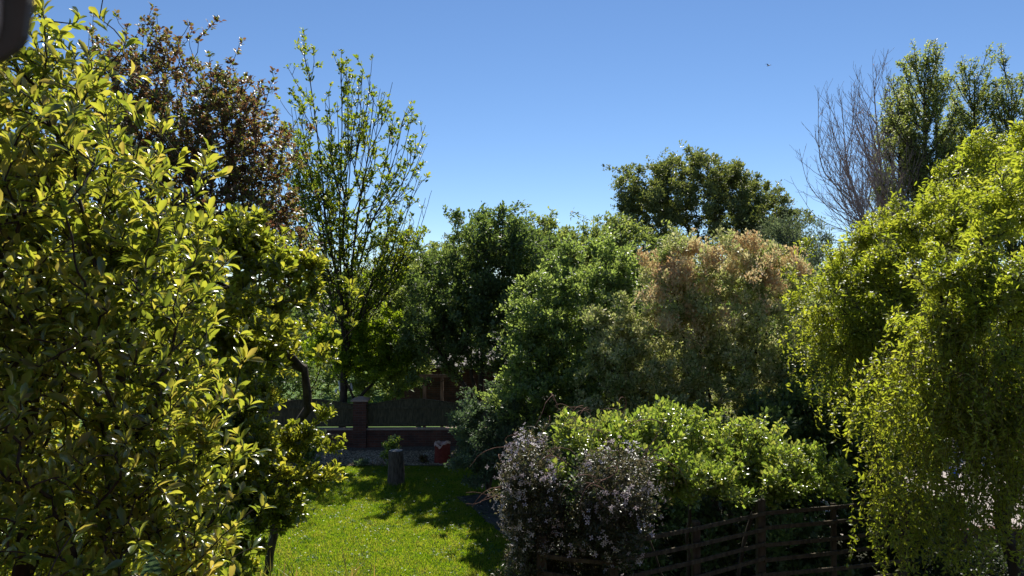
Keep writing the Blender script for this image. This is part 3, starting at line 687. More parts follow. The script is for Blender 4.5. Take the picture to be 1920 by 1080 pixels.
tree('hedgerow_tree', 'wind-blown mid green tree in the middle of the hedge row', 'tree', tb,
     [(1040, 480, 27, 75, 75, 2), (1100, 480, 27, 70, 70, 2), (1000, 450, 27, 50, 50, 1.6), (1150, 460, 27, 75, 60, 1.6), (1230, 500, 27, 90, 70, 1.8), (1070, 560, 27, 120, 100, 2)],
     [stem(tb, P(1070, 700, 27), P(1060, 560, 27), P(1040, 450, 27)), stem(tb, P(1090, 650, 27), P(1120, 500, 27))],
     4400, 12, 0.115, 0.068, M_mid, bark_dark, 12, clump=0.11, spread=0.075, back=0.3, r0=0.13, thr=-0.42, nf=0.8, wind=(0.8, 0, 0), upturn=0.7,
     extra=[P(x, y, 27) for x, y in ((990, 398), (1000, 402), (1035, 402), (1045, 398), (1070, 400), (1078, 398), (1095, 404), (1140, 400), (1125, 408), (1010, 408))])
tb = g0(1310, 36)
tree('round_crowned_tree', 'big dark round-crowned tree rising above the hedge row right of centre', 'tree', tb,
     [(1260, 350, 36, 100, 65, 3.0), (1330, 370, 36, 110, 75, 3.0), (1210, 400, 36, 60, 50, 2.4), (1420, 405, 36, 60, 50, 2.2), (1300, 430, 36, 175, 70, 3.2), (1230, 370, 36, 85, 60, 2.6), (1330, 330, 36, 80, 50, 2.6), (1400, 390, 36, 80, 55, 2.6), (1410, 380, 37, 60, 45, 2.0), (1470, 420, 36, 50, 50, 2), (1180, 440, 36, 70, 50, 2.4), (1450, 450, 36, 80, 60, 2.4), (1290, 310, 36, 60, 30, 2), (1380, 350, 36, 50, 40, 2),
      (1190, 345, 36, 28, 28, 1.2), (1450, 440, 36, 50, 50, 2)],
     [stem(tb, P(1310, 700, 36), P(1300, 500, 36), P(1280, 380, 36)), stem(P(1310, 600, 36), P(1370, 480, 36), P(1390, 400, 36))],
     6200, 14, 0.125, 0.075, M_round, bark_dark, 13, clump=0.09, spread=0.09, back=0.3, r0=0.2, thr=-0.6, nf=0.55, wind=(0.3, 0, 0),
     extra=[P(x, y, 36) for x, y in ((1215, 292), (1240, 285), (1252, 280), (1268, 285), (1290, 282), (1300, 275), (1310, 290), (1338, 300), (1365, 318), (1390, 335), (1165, 330), (1150, 370), (1145, 385))])
tb = g0(1490, 30)
tree('feathery_tree', 'feathery pale green tree between the round dark tree and the willow', 'tree', tb,
     [(1480, 430, 30, 50, 45, 1.6), (1530, 450, 30, 40, 35, 1.4), (1450, 470, 30, 50, 50, 1.4), (1500, 500, 30, 90, 60, 1.6)],
     [stem(tb, P(1490, 560, 30), P(1485, 430, 30))],
     1000, 16, 0.10, 0.045, M_birch, bark_pale, 14, spread=0.12, back=0.45, r0=0.1, thr=-0.35, nf=0.9, upturn=1.0, shell=0.5,
     extra=[P(x, y, 30) for x, y in ((1462, 372), (1470, 385), (1480, 395), (1450, 360), (1500, 392), (1512, 400), (1545, 425), (1560, 440))])

# shrubs of the garden's right-hand border
tb = g0(1060, 17)
tree('leafy_shrub_tree', 'tall fresh green shrub in the middle of the border with glossy leaves', 'shrub', tb,
     [(1060, 560, 17, 90, 80, 1.3), (1120, 500, 17.3, 85, 60, 1.3), (1010, 620, 16.8, 80, 80, 1.2), (1180, 500, 17.4, 50, 60, 1.0), (1080, 640, 17, 130, 110, 1.5), (985, 690, 16.6, 45, 60, 0.9), (1000, 740, 16.5, 90, 70, 1.2),
      (1080, 760, 16.6, 120, 80, 1.4)],
     [stem(tb, P(1060, 760, 17), P(1050, 600, 17)), stem(tb + [.2, 0, 0], P(1110, 700, 17), P(1140, 530, 17)), stem(tb - [.2, 0, 0], P(1010, 740, 17), P(990, 660, 17))],
     5200, 11, 0.076, 0.05, M_bright, bark_dark, 15, clump=0.12, spread=0.045, back=0.16, r0=0.07, thr=-0.3, nf=1.2, shell=0.33)
tb = g0(1350, 15.5)
PK = [(1340, 490, 15.5, 110, 60, 1.1), (1280, 500, 15.4, 60, 60, 1.0), (1430, 500, 15.6, 70, 55, 1.0)]
o, A, par, ns = tree('bronze_tipped_shrub', 'large fine-leaved shrub with olive leaves and pinkish bronze top shoots', 'shrub', tb,
     [(1340, 580, 15.5, 150, 130, 1.3), (1280, 620, 15.3, 90, 110, 1.2), (1420, 610, 15.6, 100, 110, 1.3), (1340, 700, 15.4, 150, 90, 1.4), (1480, 700, 15.4, 90, 110, 1.3), (1260, 720, 15.3, 80, 80, 1.2), (1350, 780, 15.2, 170, 90, 1.2), (1500, 560, 15.8, 60, 80, 1.0)] + PK,
     [stem(tb, P(1340, 800, 15.5), P(1310, 640, 15.5)), stem(tb + [.2, 0, 0], P(1400, 720, 15.5), P(1430, 560, 15.5)), stem(tb - [.2, 0, 0], P(1290, 720, 15.5), P(1270, 560, 15.4))],
     6000, 13, 0.068, 0.04, M_olive, bark_dark, 16, clump=0.1, spread=0.045, back=0.16, r0=0.06, r_tip=0.003, thr=-0.7, nf=1.3, shell=0.4)
rng = np.random.default_rng(61); q = np.vstack([blob_points(rng, [(1340, 475, 15.4, 120, 44, 1.2), (1275, 500, 15.3, 65, 55, 1.1), (1440, 490, 15.5, 75, 45, 1.1)], 750, 0.45, clump=0.1), blob_points(rng, [(1340, 540, 15.1, 140, 80, 1.2), (1270, 560, 15.0, 70, 70, 1.1)], 330, 0.4, clump=0.12)])
ps, ax, nm, l_, w_ = shoot_leaves(rng, q, unit(rng.normal(size=q.shape) * 0.3 + [0, 0, 1.0]), 18, 0.06, 0.034, 0.045, 0.25, 0.8)
lo_ = link('top_shoots', leaf_mesh('top_shoots', ps - tb, ax, nm, l_, w_, T_DIAMOND), M_pink, o); lo_['label'] = 'pinkish bronze young top shoots'
tb = g0(1150, 15.2)
tree('olive_shrub', 'smaller olive green fine-leaved shrub left of the bronze-topped one', 'shrub', tb,
     [(1160, 620, 15.2, 65, 60, 0.9), (1140, 690, 15.1, 60, 60, 0.9), (1190, 700, 15.2, 70, 70, 1.0), (1150, 780, 15, 110, 60, 1.1)],
     [stem(tb, P(1150, 800, 15.2), P(1150, 660, 15.2))],
     2800, 12, 0.066, 0.038, M_olive, bark_dark, 17, clump=0.1, spread=0.045, back=0.16, r0=0.05, thr=-0.3, nf=1.3)
tb = g0(915, 17.6)
tree('grey_green_shrub', 'dense rounded grey green shrub at the right end of the lawn beside the pot', 'shrub', tb,
     [(925, 790, 17.2, 80, 60, 1.1), (900, 840, 17.1, 58, 65, 1.0), (960, 850, 17.0, 70, 70, 1.2), (960, 760, 17.3, 60, 40, 1.0)],
     [stem(tb, tb + [0, -0.2, 0.9])], 2800, 15, 0.06, 0.034, M_grey, bark_grey, 18, clump=0.1, spread=0.04, back=0.15, r0=0.05, thr=-0.5, nf=1.5)
tb = g0(1560, 14)
tree('dark_hedge_shrub', 'dark evergreen bush in the shade between the bronze-tipped shrub and the willow', 'shrub', tb,
     [(1560, 760, 13.6, 90, 110, 1.2), (1480, 820, 13.3, 90, 90, 1.2), (1640, 840, 13.2, 100, 100, 1.2), (1560, 900, 13, 150, 100, 1.2), (1400, 850, 13.5, 120, 80, 1.2), (1280, 850, 13.6, 120, 70, 1.2), (1300, 980, 12.4, 150, 110, 0.9), (1500, 1000, 12.2, 160, 110, 0.9), (1680, 980, 12.2, 90, 110, 0.8), (1150, 950, 12.4, 90, 110, 0.8), (1060, 860, 14.5, 90, 70, 0.9)],
     [stem(tb, tb + [0, 0, 1.8]), stem(tb - [1, 0, 0], tb + [-1.2, 0, 1.5]), stem(tb - [2, 0, 0], tb + [-2.2, 0, 1.5])], 4200, 26, 0.085, 0.055, M_dark, bark_dark, 19, spread=0.1, back=0.25, r0=0.05, thr=-0.6)

# poplars far behind on the right
def poplar(px, top, label, seed, halfw, D, lean=0.0):
    tb = g0(px, D); rng = np.random.default_rng(seed + 100)
    lead = [tb, P(px, 600, D), P(px + lean * 0.4, (top + 470) / 2, D), P(px + lean, top, D)]
    ln = [lead]
    for k in range(58):
        f = rng.uniform(0.0, 0.9); y = 520 + (top - 520) * f; s_ = rng.choice((-1, 1)) * rng.uniform(0.25, 1.0); dz = rng.uniform(-1.6, 1.6)
        wd = halfw * (1.45 - 0.8 * f); hgt = rng.uniform(0.20, 0.34) * (520 - top) * (1.1 - 0.55 * f)
        x0 = px + lean * f; a = P(x0, y, D)
        ln.append([a, P(x0 + s_ * wd * 0.62, y - hgt * 0.36, D + dz * 0.5), P(x0 + s_ * wd * 1.0, max(top + 12, y - hgt), D + dz)])
    return ramified('poplar_tree', label, 'poplar tree', tb, ln, seed, M_pop, bark_dark, 'tall poplars on the right skyline', r0=0.26, r_tip=0.012, per=13, L=0.14, W=0.095,
         spread=0.11, back=0.3, minlv=2, every=0.85, levels=3, step=0.5, up=0.16, dens=(2.0, 1.7, 2), ratio=(0.36, 0.45, 0.5), ang=(34, 38, 40), wind=(0.4, 0, -0.1), lup=0.1, start=0.1)
poplar(1738, 128, 'tallest leafy poplar, first of the leafy ones beside the bare trees', 31, 82, 45, -2)
poplar(1830, 142, 'leafy poplar in the middle of the leafy ones', 32, 76, 47, 0)
poplar(1900, 165, 'leafy poplar at the right edge of the picture', 33, 70, 46, 0)
poplar(1690, 185, 'slim leafy poplar partly hidden between the bare trees and the tallest one', 36, 46, 49, 0)
M_bud = leafmat('bud', [(0.3, 0.2, 0.16), (0.4, 0.3, 0.26)], [(0.4, 0.25, 0.2), (0.5, 0.38, 0.32)], 0.4)
def bare(label, base_px, D, lines, seed):
    tb = g0(base_px, D)
    return ramified('bare_poplar_tree', label, 'bare tree', tb, [[tb] + [P(x, y, D) for x, y in lines[0]]] + [[P(x, y, D + 0.5 * ((k % 3) - 1) * i) for i, (x, y) in enumerate(l)] for k, l in enumerate(lines[1:])],
        seed, M_bud, bark_pink, 'tall poplars on the right skyline', per=1, L=0.09, W=0.035, spread=0.05, back=0.25, minlv=4, every=0.7, r0=0.17, r_tip=0.0065, expo=0.5, levels=4, step=0.4, up=0.10, dens=(2.2, 1.9, 1.7, 1.3), ratio=(0.36, 0.54, 0.52, 0.5), ang=(32, 34, 36, 36), wob=0.05, start=0.08, lmin=0.4)
bare('almost leafless poplar leaning left with many fine pinkish twigs', 1650, 44,
     [[(1640, 470), (1618, 400), (1592, 320), (1584, 240), (1580, 170)], [(1618, 400), (1570, 350), (1540, 300), (1536, 175)], [(1612, 385), (1560, 330), (1530, 260), (1505, 230)], [(1628, 430), (1570, 400), (1520, 350), (1502, 290)],
      [(1635, 450), (1580, 430), (1530, 405), (1490, 345)], [(1640, 470), (1590, 455), (1530, 440), (1490, 400)], [(1600, 350), (1570, 280), (1556, 190)], [(1594, 320), (1600, 250), (1606, 170)]], 34)
bare('upright almost leafless poplar touching the leafy ones', 1672, 46,
     [[(1668, 470), (1660, 400), (1652, 300), (1645, 220), (1640, 140)], [(1660, 400), (1635, 320), (1618, 240), (1612, 165)], [(1662, 420), (1675, 330), (1676, 240), (1668, 145)], [(1655, 340), (1628, 280), (1604, 220), (1598, 150)],
      [(1650, 280), (1662, 220), (1656, 140)], [(1664, 440), (1630, 380), (1606, 330), (1592, 260)]], 35)

# ------------------------------------------------------------------ corkscrew willows on the right
def strand_leaves(rng, starts, lens, curl=0.085, step=0.05, out=None):
    pos = []; ax = []; twig = []
    for s, L in zip(starts, lens):
        p = s.copy(); a0 = rng.uniform(0, 6.28); k = int(L / step); am = curl * rng.uniform(0.5, 1.4); fr = rng.uniform(5, 11)
        d = np.array([rng.normal() * 0.2, rng.normal() * 0.2, 0.25]); drift = np.array([rng.normal() * 0.10, rng.normal() * 0.10, 0])
        pts = [p.copy()]
        for i in range(k):
            t = i * step
            d = d * 0.86 + 0.14 * (np.array([0, 0, -1.0]) + drift)
            off = am * np.array([math.cos(a0 + fr * t), math.sin(a0 * 1.3 + fr * t), 0.4 * math.cos(fr * t * 1.4)])
            p = p + unit(d) * step; pts.append(p + off)
            if rng.random() < 0.93:
                for _ in range(2):
                    pos.append(p + off); ax.append(unit(rng.normal(size=3) * 0.9 + np.array([0, 0, -0.25]) + unit(d) * 0.3))
        twig.append(np.array(pts))
    return np.array(pos), np.array(ax), twig
def polyline_tubes(name, lines, r, sides=3):
    V = []; Fc = []; b = 0; an = np.arange(sides) / sides * 2 * math.pi
    for ln in lines:
        d = unit(np.gradient(ln, axis=0)); e1 = unit(np.cross(d, [0.31, 0.95, 0.05])); e2 = np.cross(d, e1)
        rr = r * np.linspace(1, 0.5, len(ln))
        rg = ln[:, None] + rr[:, None, None] * (e1[:, None] * np.cos(an)[None, :, None] + e2[:, None] * np.sin(an)[None, :, None])
        V.append(rg.reshape(-1, 3)); m = len(ln)
        i = np.arange(m - 1)[:, None] * sides; j = np.arange(sides)[None]; j2 = (j + 1) % sides
        Fc.append(np.stack([i + j, i + j2, i + j2 + sides, i + j + sides], -1).reshape(-1, 4) + b); b += m * sides
    return mesh_np(name, np.vstack(V), np.vstack(Fc), 4, True)
def willow(label, base, blobs, stems, n, seed, hang, nh, hl, L=0.07, W=0.023, per=17, r0=0.095, thr=-0.3, L_=0):
    rng = np.random.default_rng(seed)
    o, A, par, ns = tree('corkscrew_willow_tree', label, 'willow tree', base, blobs, stems, n, per, L, W, M_wil, bark_dark, seed,
        'corkscrew willows on the right', clump=0.11, spread=0.045, back=0.24, up=-0.15, tmpl=T_CURL, r0=r0, r_tip=0.004, thr=thr, nf=1.3, shell=0.42, lump=0.5, upturn=0.4, bend=0.16)
    st = blob_points(rng, hang, nh, 0.45, 0.2, seed)
    lens = rng.uniform(0.5, 1.0, nh) * hl
    st[:, 2] = np.maximum(st[:, 2], 0.4); lens = np.minimum(lens, st[:, 2] - 0.15)
    pos, ax, tw = strand_leaves(rng, st, lens)
    nm = unit(rng.normal(size=ax.shape))
    s = rng.uniform(0.7, 1.3, len(pos))
    b = np.array(base)
    link('hanging_foliage', leaf_mesh('hanging_foliage', pos - b, ax, nm, L * s, W * s, T_CURL), M_wil, o)
    link('twigs', polyline_tubes('twigs', [t - b for t in tw if len(t) > 3], 0.0035), bark_yellow, o)
    return o
b1 = g0(1905, 9.3)
willow('curly-twigged willow at the right edge, bright yellow green, drooping in front of the drive', b1,
     [(1860, 440, 8.9, 80, 70, 0.8), (1900, 360, 9.0, 60, 90, 0.8), (1800, 520, 8.7, 110, 80, 1.0), (1900, 560, 8.8, 120, 140, 1.1), (1780, 600, 8.6, 90, 90, 0.9), (1990, 380, 9.2, 120, 190, 1.2), (1900, 720, 8.8, 100, 80, 0.9), (1760, 720, 8.6, 80, 80, 0.7), (1840, 790, 8.8, 90, 60, 0.7)],
     [stem(b1, P(1880, 860, 9.3), P(1862, 760, 9.2), P(1850, 600, 9), P(1860, 460, 9)), stem(P(1875, 840, 9.3), P(1930, 640, 9.2), P(1950, 400, 9.1)), stem(P(1862, 760, 9.2), P(1790, 640, 8.9), P(1760, 540, 8.8))],
     2600, 41, [(1790, 640, 8.5, 110, 90, 0.8), (1900, 700, 8.6, 110, 120, 0.9), (1800, 740, 8.5, 110, 70, 0.8), (1850, 840, 8.7, 90, 60, 0.6), (1910, 900, 8.6, 60, 60, 0.4), (1800, 930, 8.5, 70, 50, 0.5), (1650, 920, 8.2, 26, 50, 0.25), (1730, 930, 8.3, 36, 60, 0.3), (1690, 720, 8.5, 80, 60, 0.7), (1700, 850, 8.4, 50, 60, 0.4), (1660, 880, 8.3, 28, 40, 0.3)], 800, 1.15)
b2 = g0(1640, 12)
willow('lighter arching willow behind, spreading left over the border shrubs', b2,
     [(1640, 500, 11.6, 110, 80, 1.1), (1560, 520, 11.4, 75, 60, 1.0), (1720, 440, 11.8, 90, 80, 1.1), (1800, 400, 11.9, 90, 75, 1.1), (1680, 580, 11.5, 130, 90, 1.2), (1560, 600, 11.3, 70, 70, 0.9), (1860, 320, 12, 70, 80, 1.0), (1540, 470, 11.4, 45, 35, 0.7), (1650, 425, 11.7, 45, 35, 0.7), (1930, 280, 12, 70, 70, 1)],
     [stem(b2, P(1650, 800, 12), P(1690, 620, 11.8), P(1665, 500, 11.7), P(1640, 430, 11.7)), stem(P(1665, 740, 12), P(1600, 600, 11.6), P(1560, 500, 11.5)), stem(P(1680, 680, 12), P(1780, 500, 12), P(1850, 330, 12))],
     3600, 42, [(1600, 600, 11.3, 100, 70, 0.9), (1560, 660, 11.2, 60, 50, 0.7), (1700, 600, 11.3, 100, 80, 0.9), (1650, 700, 11.3, 90, 60, 0.8)], 380, 1.1, thr=-0.4)

# ------------------------------------------------------------------ post and rail fence, clematis and climber
rail_m = barkmat('rail_timber', (0.045, 0.034, 0.022), (0.10, 0.08, 0.05), 20)
fp = [(1015, 8.2), (1150, 8.05), (1303, 8.7), (1424, 9.2), (1560, 9.45), (1690, 9.75)]
fo = np.array([*g0(1150, 8.05)]); fence = thing('timber_fence', tuple(fo), 'brown post and rail timber fence in the shade at the bottom right', 'fence')
pts = [g0(px, D) - fo for px, D in fp]
for i, p in enumerate(pts):
    ht = [2.0, 1.85, 2.0, 2.12, 2.0, 2.05][i]; wd = [0.11, 0.09, 0.09, 0.1, 0.06, 0.1][i]
    bm = bmesh.new(); box(bm, p[0] - wd/2, p[0] + wd/2, p[1] - wd/2, p[1] + wd/2, 0, ht, 0.006)
    link('post', bm_mesh('post', bm), rail_m, fence)
rr = random.Random(9)
for k, z in enumerate([0.35, 0.58, 0.8, 1.02, 1.21, 1.40, 1.59, 1.78, 1.98]):
    for a, b in ((0, 1), (1, 3), (3, 5)):
        if a == 0 and k > 7: continue
        bm = bmesh.new(); dv = pts[b] - pts[a]; n_ = unit(np.array([dv[1], -dv[0], 0])) * 0.075
        q0 = pts[a] + n_; q1 = pts[b] + n_; z0 = z + rr.uniform(-.02, .02); z1 = z + rr.uniform(-.02, .02)
        m1 = (q0 + q1) / 2
        beam(bm, (q0[0], q0[1], z0), (m1[0], m1[1], (z0 + z1) / 2 - 0.012), 0.03, 0.048); beam(bm, (m1[0], m1[1], (z0 + z1) / 2 - 0.012), (q1[0], q1[1], z1), 0.029, 0.046)
        link('rail', bm_mesh('rail', bm), rail_m, fence)

def bush(name, label, cat, base, blobs, stems, n, per, L, W, lmat, bmat, seed, **k):
    return tree(name, label, cat, base, blobs, stems, n, per, L, W, lmat, bmat, seed, **k)
cb = g0(1050, 9.0)
CL = [(1000, 875, 8.4, 52, 68, 0.5), (995, 950, 8.4, 58, 90, 0.5), (1155, 905, 8.2, 78, 66, 0.55), (1145, 970, 8.2, 80, 80, 0.5), (1070, 1020, 8.5, 100, 90, 0.4), (1000, 1080, 8.4, 60, 80, 0.4), (1090, 1090, 8.4, 70, 50, 0.3)]
o, A, par, ns = bush('clematis', 'clematis mound with dark foliage and pale pink four-petalled flowers spilling over the fence', 'clematis', cb, CL,
     [stem(cb, cb + [0, 0, 1.5], P(1010, 900, 8.6)), stem(cb + [.3, 0, 0], P(1140, 950, 8.5))],
     2800, 20, 0.038, 0.02, M_clem, bark_dark, 51, clump=0.0, spread=0.04, back=0.15, r0=0.03, r_tip=0.002, thr=-0.6, shell=0.3, nf=1.5, up=0.0)
rng = np.random.default_rng(52)
fl = blob_points(rng, CL[:5], 3600, 0.05, 0.28, 51 * 1.7)
cs = np.array([P(1050, 960, 8.6)])
ctr = np.array([P(c[0], c[1], c[2]) for c in CL[:5]]); dmin = np.linalg.norm(fl[:, None] - ctr[None], axis=2)
nrm = unit(fl - ctr[np.argmin(dmin, axis=1)])
v = nz(fl, 3.8, 3.0) + 0.22 * (fl[:, 0] < P(985, 0, 8.4)[0]); keep = v > 0.10
fl = fl[keep] + nrm[keep] * 0.03; nrm = nrm[keep]
nrm2 = unit(nrm + rng.normal(size=nrm.shape) * 0.35)
axx = unit(np.cross(nrm2, rng.normal(size=nrm2.shape)))
bl = link('blossom', leaf_mesh('blossom', fl - cb, axx, nrm2, 0.052 * rng.uniform(0.7, 1.15, len(fl)), 0.052, T_FLOWER), M_blos, o); bl['kind'] = 'stuff'
# curling tendrils
tl = []
tpos = ((965, 845, 8.2, -1), (955, 930, 8.2, -1), (1015, 850, 8.1, 1), (1150, 880, 7.9, 1), (1165, 790, 8.2, 1), (1110, 770, 8.4, -1), (1080, 800, 8.2, 1), (1040, 770, 8.3, -1), (1120, 900, 7.6, -1), (1200, 860, 8.0, 1))
for (px, py, D, vx) in tpos:
    for k in range(4):
        p = P(px, py, D) + rng.normal(size=3) * 0.06; d = unit(np.array([vx + rng.normal() * 0.4, -0.3 + rng.normal() * 0.3, 0.6 + rng.normal() * 0.4])); ln = [p]
        w_ = rng.normal(size=3) * 1.6
        for i in range(22):
            d = unit(d + np.cross(w_, d) * 0.05 + np.array([0, 0, -0.05]) + rng.normal(size=3) * 0.07); p = p + d * 0.024; ln.append(p)
        tl.append(np.array(ln) - cb)
link('tendrils', polyline_tubes('tendrils', tl, 0.0042, 4), barkmat('tendril', (0.14, 0.07, 0.05), (0.26, 0.15, 0.11)), o)['kind'] = 'stuff'
vb = g0(1290, 10.4)
bush('climbing_vine', 'sunlit yellow green climber sprawling over the top of the fence right of the clematis', 'climber', vb,
     [(1110, 810, 9.2, 75, 24, 0.7), (1060, 805, 9.2, 40, 26, 0.4), (1200, 825, 9.4, 90, 34, 0.8), (1300, 835, 9.8, 110, 42, 0.9), (1400, 855, 10, 90, 40, 0.9), (1250, 785, 10.2, 60, 24, 0.7), (1340, 800, 10.4, 90, 26, 0.7), (1450, 840, 10.2, 70, 34, 0.7), (1290, 880, 9.6, 90, 36, 0.7), (1060, 860, 8.3, 26, 40, 0.2), (1490, 860, 10.4, 70, 26, 0.6), (1180, 795, 9.6, 60, 18, 0.5), (1400, 895, 10, 90, 32, 0.6), (1300, 905, 9.3, 120, 32, 0.35), (1450, 905, 9.7, 80, 32, 0.35), (1540, 895, 10.2, 60, 34, 0.5)],
     [stem(vb, vb + [0, 0, 2.0]), stem(vb, vb + [-1.0, -.4, 2.2]), stem(vb + [.5, 0, 0], vb + [0.9, -.2, 2.0])],
     3300, 10, 0.06, 0.038, M_vine, bark_dark, 53, clump=0.12, spread=0.04, back=0.18, tmpl=T_LEAF, r0=0.03, r_tip=0.0025, thr=-0.35, nf=1.6, shell=0.35, upturn=0.6)

# ------------------------------------------------------------------ small plants
def small_plant(name, label, px, py, r, h, n, L, W, mat, seed, tmpl=T_LEAF):
    b = G(px, py); b = np.array([b[0], b[1], 0.03]); rng = np.random.default_rng(seed)
    o = thing(name, tuple(b), label, 'plant')
    p = np.stack([rng.normal(size=n) * r * 0.5, rng.normal(size=n) * r * 0.5, h * rng.uniform(0.2, 1.0, n)], -1)
    lines = [np.array([[0, 0, 0], q * [0.5, 0.5, 0.6], q]) for q in p[:40]]
    link('stems', polyline_tubes('stems', lines, 0.006, 4), bark_dark, o)
    ps, ax, nm, l_, w_ = shoot_leaves(rng, p, unit(p + [0, 0, 0.2]), 9, L, W, 0.03, 0.1, 0.3)
    link('leaves', leaf_mesh('leaves', ps, ax, nm, l_, w_, tmpl), mat, o)
small_plant('leafy_plant', 'small leafy green plant just behind the tree stump', 735, 880, 0.26, 0.85, 90, 0.08, 0.05, M_vine, 71)
small_plant('silver_plant', 'low silvery grey plant on the bed left of the stump', 680, 872, 0.2, 0.12, 60, 0.07, 0.03, M_grey, 72)
small_plant('bedding_plant', 'small brownish plant on the bed between stump and broken pot', 795, 868, 0.12, 0.2, 30, 0.06, 0.04, M_cop, 73)
small_plant('bedding_plant', 'low green plant on the bed right of the broken pot', 862, 870, 0.25, 0.3, 50, 0.06, 0.035, M_bright, 74)
small_plant('leafy_plant', 'bright leafy plant against the left fence panel', 580, 880, 0.3, 1.0, 110, 0.09, 0.06, M_bright, 75)
small_plant('marigold_plant', 'small plant with orange yellow flowers at the lawn edge below the clematis', 945, 1078, 0.15, 0.15, 30, 0.05, 0.02, M_bright, 76)
def sword_plant(label, px, py, n, hL, seed, sp):
    b = G(px, py); b = np.array([b[0], b[1], 0.0]); rng = np.random.default_rng(seed)
    o = thing('sword_leaved_plant', tuple(b), label, 'plant', 'sword-leaved plants along the near lawn edge')
    bm = [] ; V = []; Fc = []; c = 0
    for i in range(n):
        p = np.array([rng.normal() * sp, rng.normal() * sp * 0.4, 0]); L = hL * rng.uniform(0.6, 1.15); le = rng.normal(size=2) * 0.35
        sd = unit(np.array([rng.normal(), rng.normal() * 0.5, 0])) * rng.uniform(0.008, 0.016); k = 6
        for j in range(k + 1):
            t = j / k; q = p + np.array([le[0] * t * t * L, le[1] * t * t * L, L * (t - 0.25 * t * t * abs(le[0]))]); w_ = math.sin(math.pi * (0.25 + 0.74 * t))
            V += [q - sd * w_, q + sd * w_]
            if j: Fc.append((c + 2*j - 2, c + 2*j - 1, c + 2*j + 1, c + 2*j))
        c += 2 * (k + 1)
    link('leaves', mesh_np('leaves', np.array(V), np.array(Fc), 4, True), M_blade, o)
sword_plant('clump of upright sword-shaped leaves with brown tips at the bottom edge of the lawn', 640, 1150, 150, 0.78, 81, 0.22)
sword_plant('arching grassy clump at the bottom left beside the magnolia', 500, 1150, 150, 0.75, 82, 0.3)

# ------------------------------------------------------------------ outbuilding beyond the hedge trees
tile_m = brickmat('pale_roof_tile', (0.40, 0.36, 0.33), (0.30, 0.27, 0.25), (0.12, 0.11, 0.10), 0.3, 0.2)
bx0 = g0(735, 29); shed = thing('outbuilding', (bx0[0], 29, 0), 'low outbuilding with a pale tiled roof seen through the hedge trees', 'building')
bm = bmesh.new(); box(bm, 0, 5.2, 0, 4.5, 0, 1.95); link('brick_wall', bm_mesh('brick_wall', bm), brick_m, shed)
bm = bmesh.new(); e = 0.25
v = [bm.verts.new(p) for p in ((-e,-e,1.9),(5.2+e,-e,1.9),(5.2+e,2.25,2.85),(-e,2.25,2.85),(5.2+e,4.5+e,1.9),(-e,4.5+e,1.9),
                               (-e,-e,1.98),(5.2+e,-e,1.98),(5.2+e,2.25,2.93),(-e,2.25,2.93),(5.2+e,4.5+e,1.98),(-e,4.5+e,1.98))]
for f in ((6,7,8,9),(9,8,10,11),(0,3,2,1),(3,5,4,2),(0,1,7,6),(5,11,10,4),(1,2,8,7),(2,4,10,8),(0,6,9,3),(3,9,11,5)): bm.faces.new([v[i] for i in f])
link('roof', bm_mesh('roof', bm), tile_m, shed)
pine_m = barkmat('orange_timber', (0.2, 0.12, 0.08), (0.34, 0.22, 0.14), 16)
ap = g0(812, 24.5); arch = thing('garden_arch', (ap[0], 24.5, 0), 'reddish timber posts of a garden arch showing above the fence', 'garden arch')
for x in (-0.28, 0.30):
    bm = bmesh.new(); box(bm, x - .05, x + .05, -.05, .05, 0, 2.0, .005); link('post', bm_mesh('post', bm), pine_m, arch)
bm = bmesh.new(); box(bm, -.45, .5, -.06, .06, 2.0, 2.1, .005); link('crossbeam', bm_mesh('crossbeam', bm), pine_m, arch)
# white strip pieces of unidentified kind, glimpsed beyond the wall
wm, t_, b_ = newmat('white_strips'); b_.inputs['Base Color'].default_value = (0.75, 0.75, 0.77, 1); b_.inputs['Roughness'].default_value = 0.8
wp = P(641, 722, 24); cl_ = thing('white_strips', (wp[0], 24, 0), 'narrow white pieces of unidentified kind hanging above the fence left of the pillar', 'strip')
for (px, y0, y1, wd, sk) in ((636, 713, 722, 5, 2), (637, 722, 735, 5, 3), (630, 728, 737, 4, 1), (641, 736, 749, 5, 5), (650, 712, 722, 5, 2), (658, 718, 733, 4, 3)):
    k = 6; prev = None; bm = bmesh.new()
    for i in range(k + 1):
        f = i / k; c = P(px + sk * f, y0 + (y1 - y0) * f, 24) - wp + [0, 0.02 * math.sin(f * 7), wp[2]]; h_ = wd * 24 / F / 2 * (0.55 + 0.45 * math.sin(math.pi * f))
        r_ = [bm.verts.new((c[0] - h_, c[1], c[2])), bm.verts.new((c[0], c[1] - 0.03, c[2])), bm.verts.new((c[0] + h_, c[1] + 0.01, c[2]))]
        if prev:
            for j in range(2): bm.faces.new((prev[j], prev[j+1], r_[j+1], r_[j]))
        prev = r_
    link('strip_piece', bm_mesh('strip_piece', bm, True), None, cl_).data.materials.append(wm)
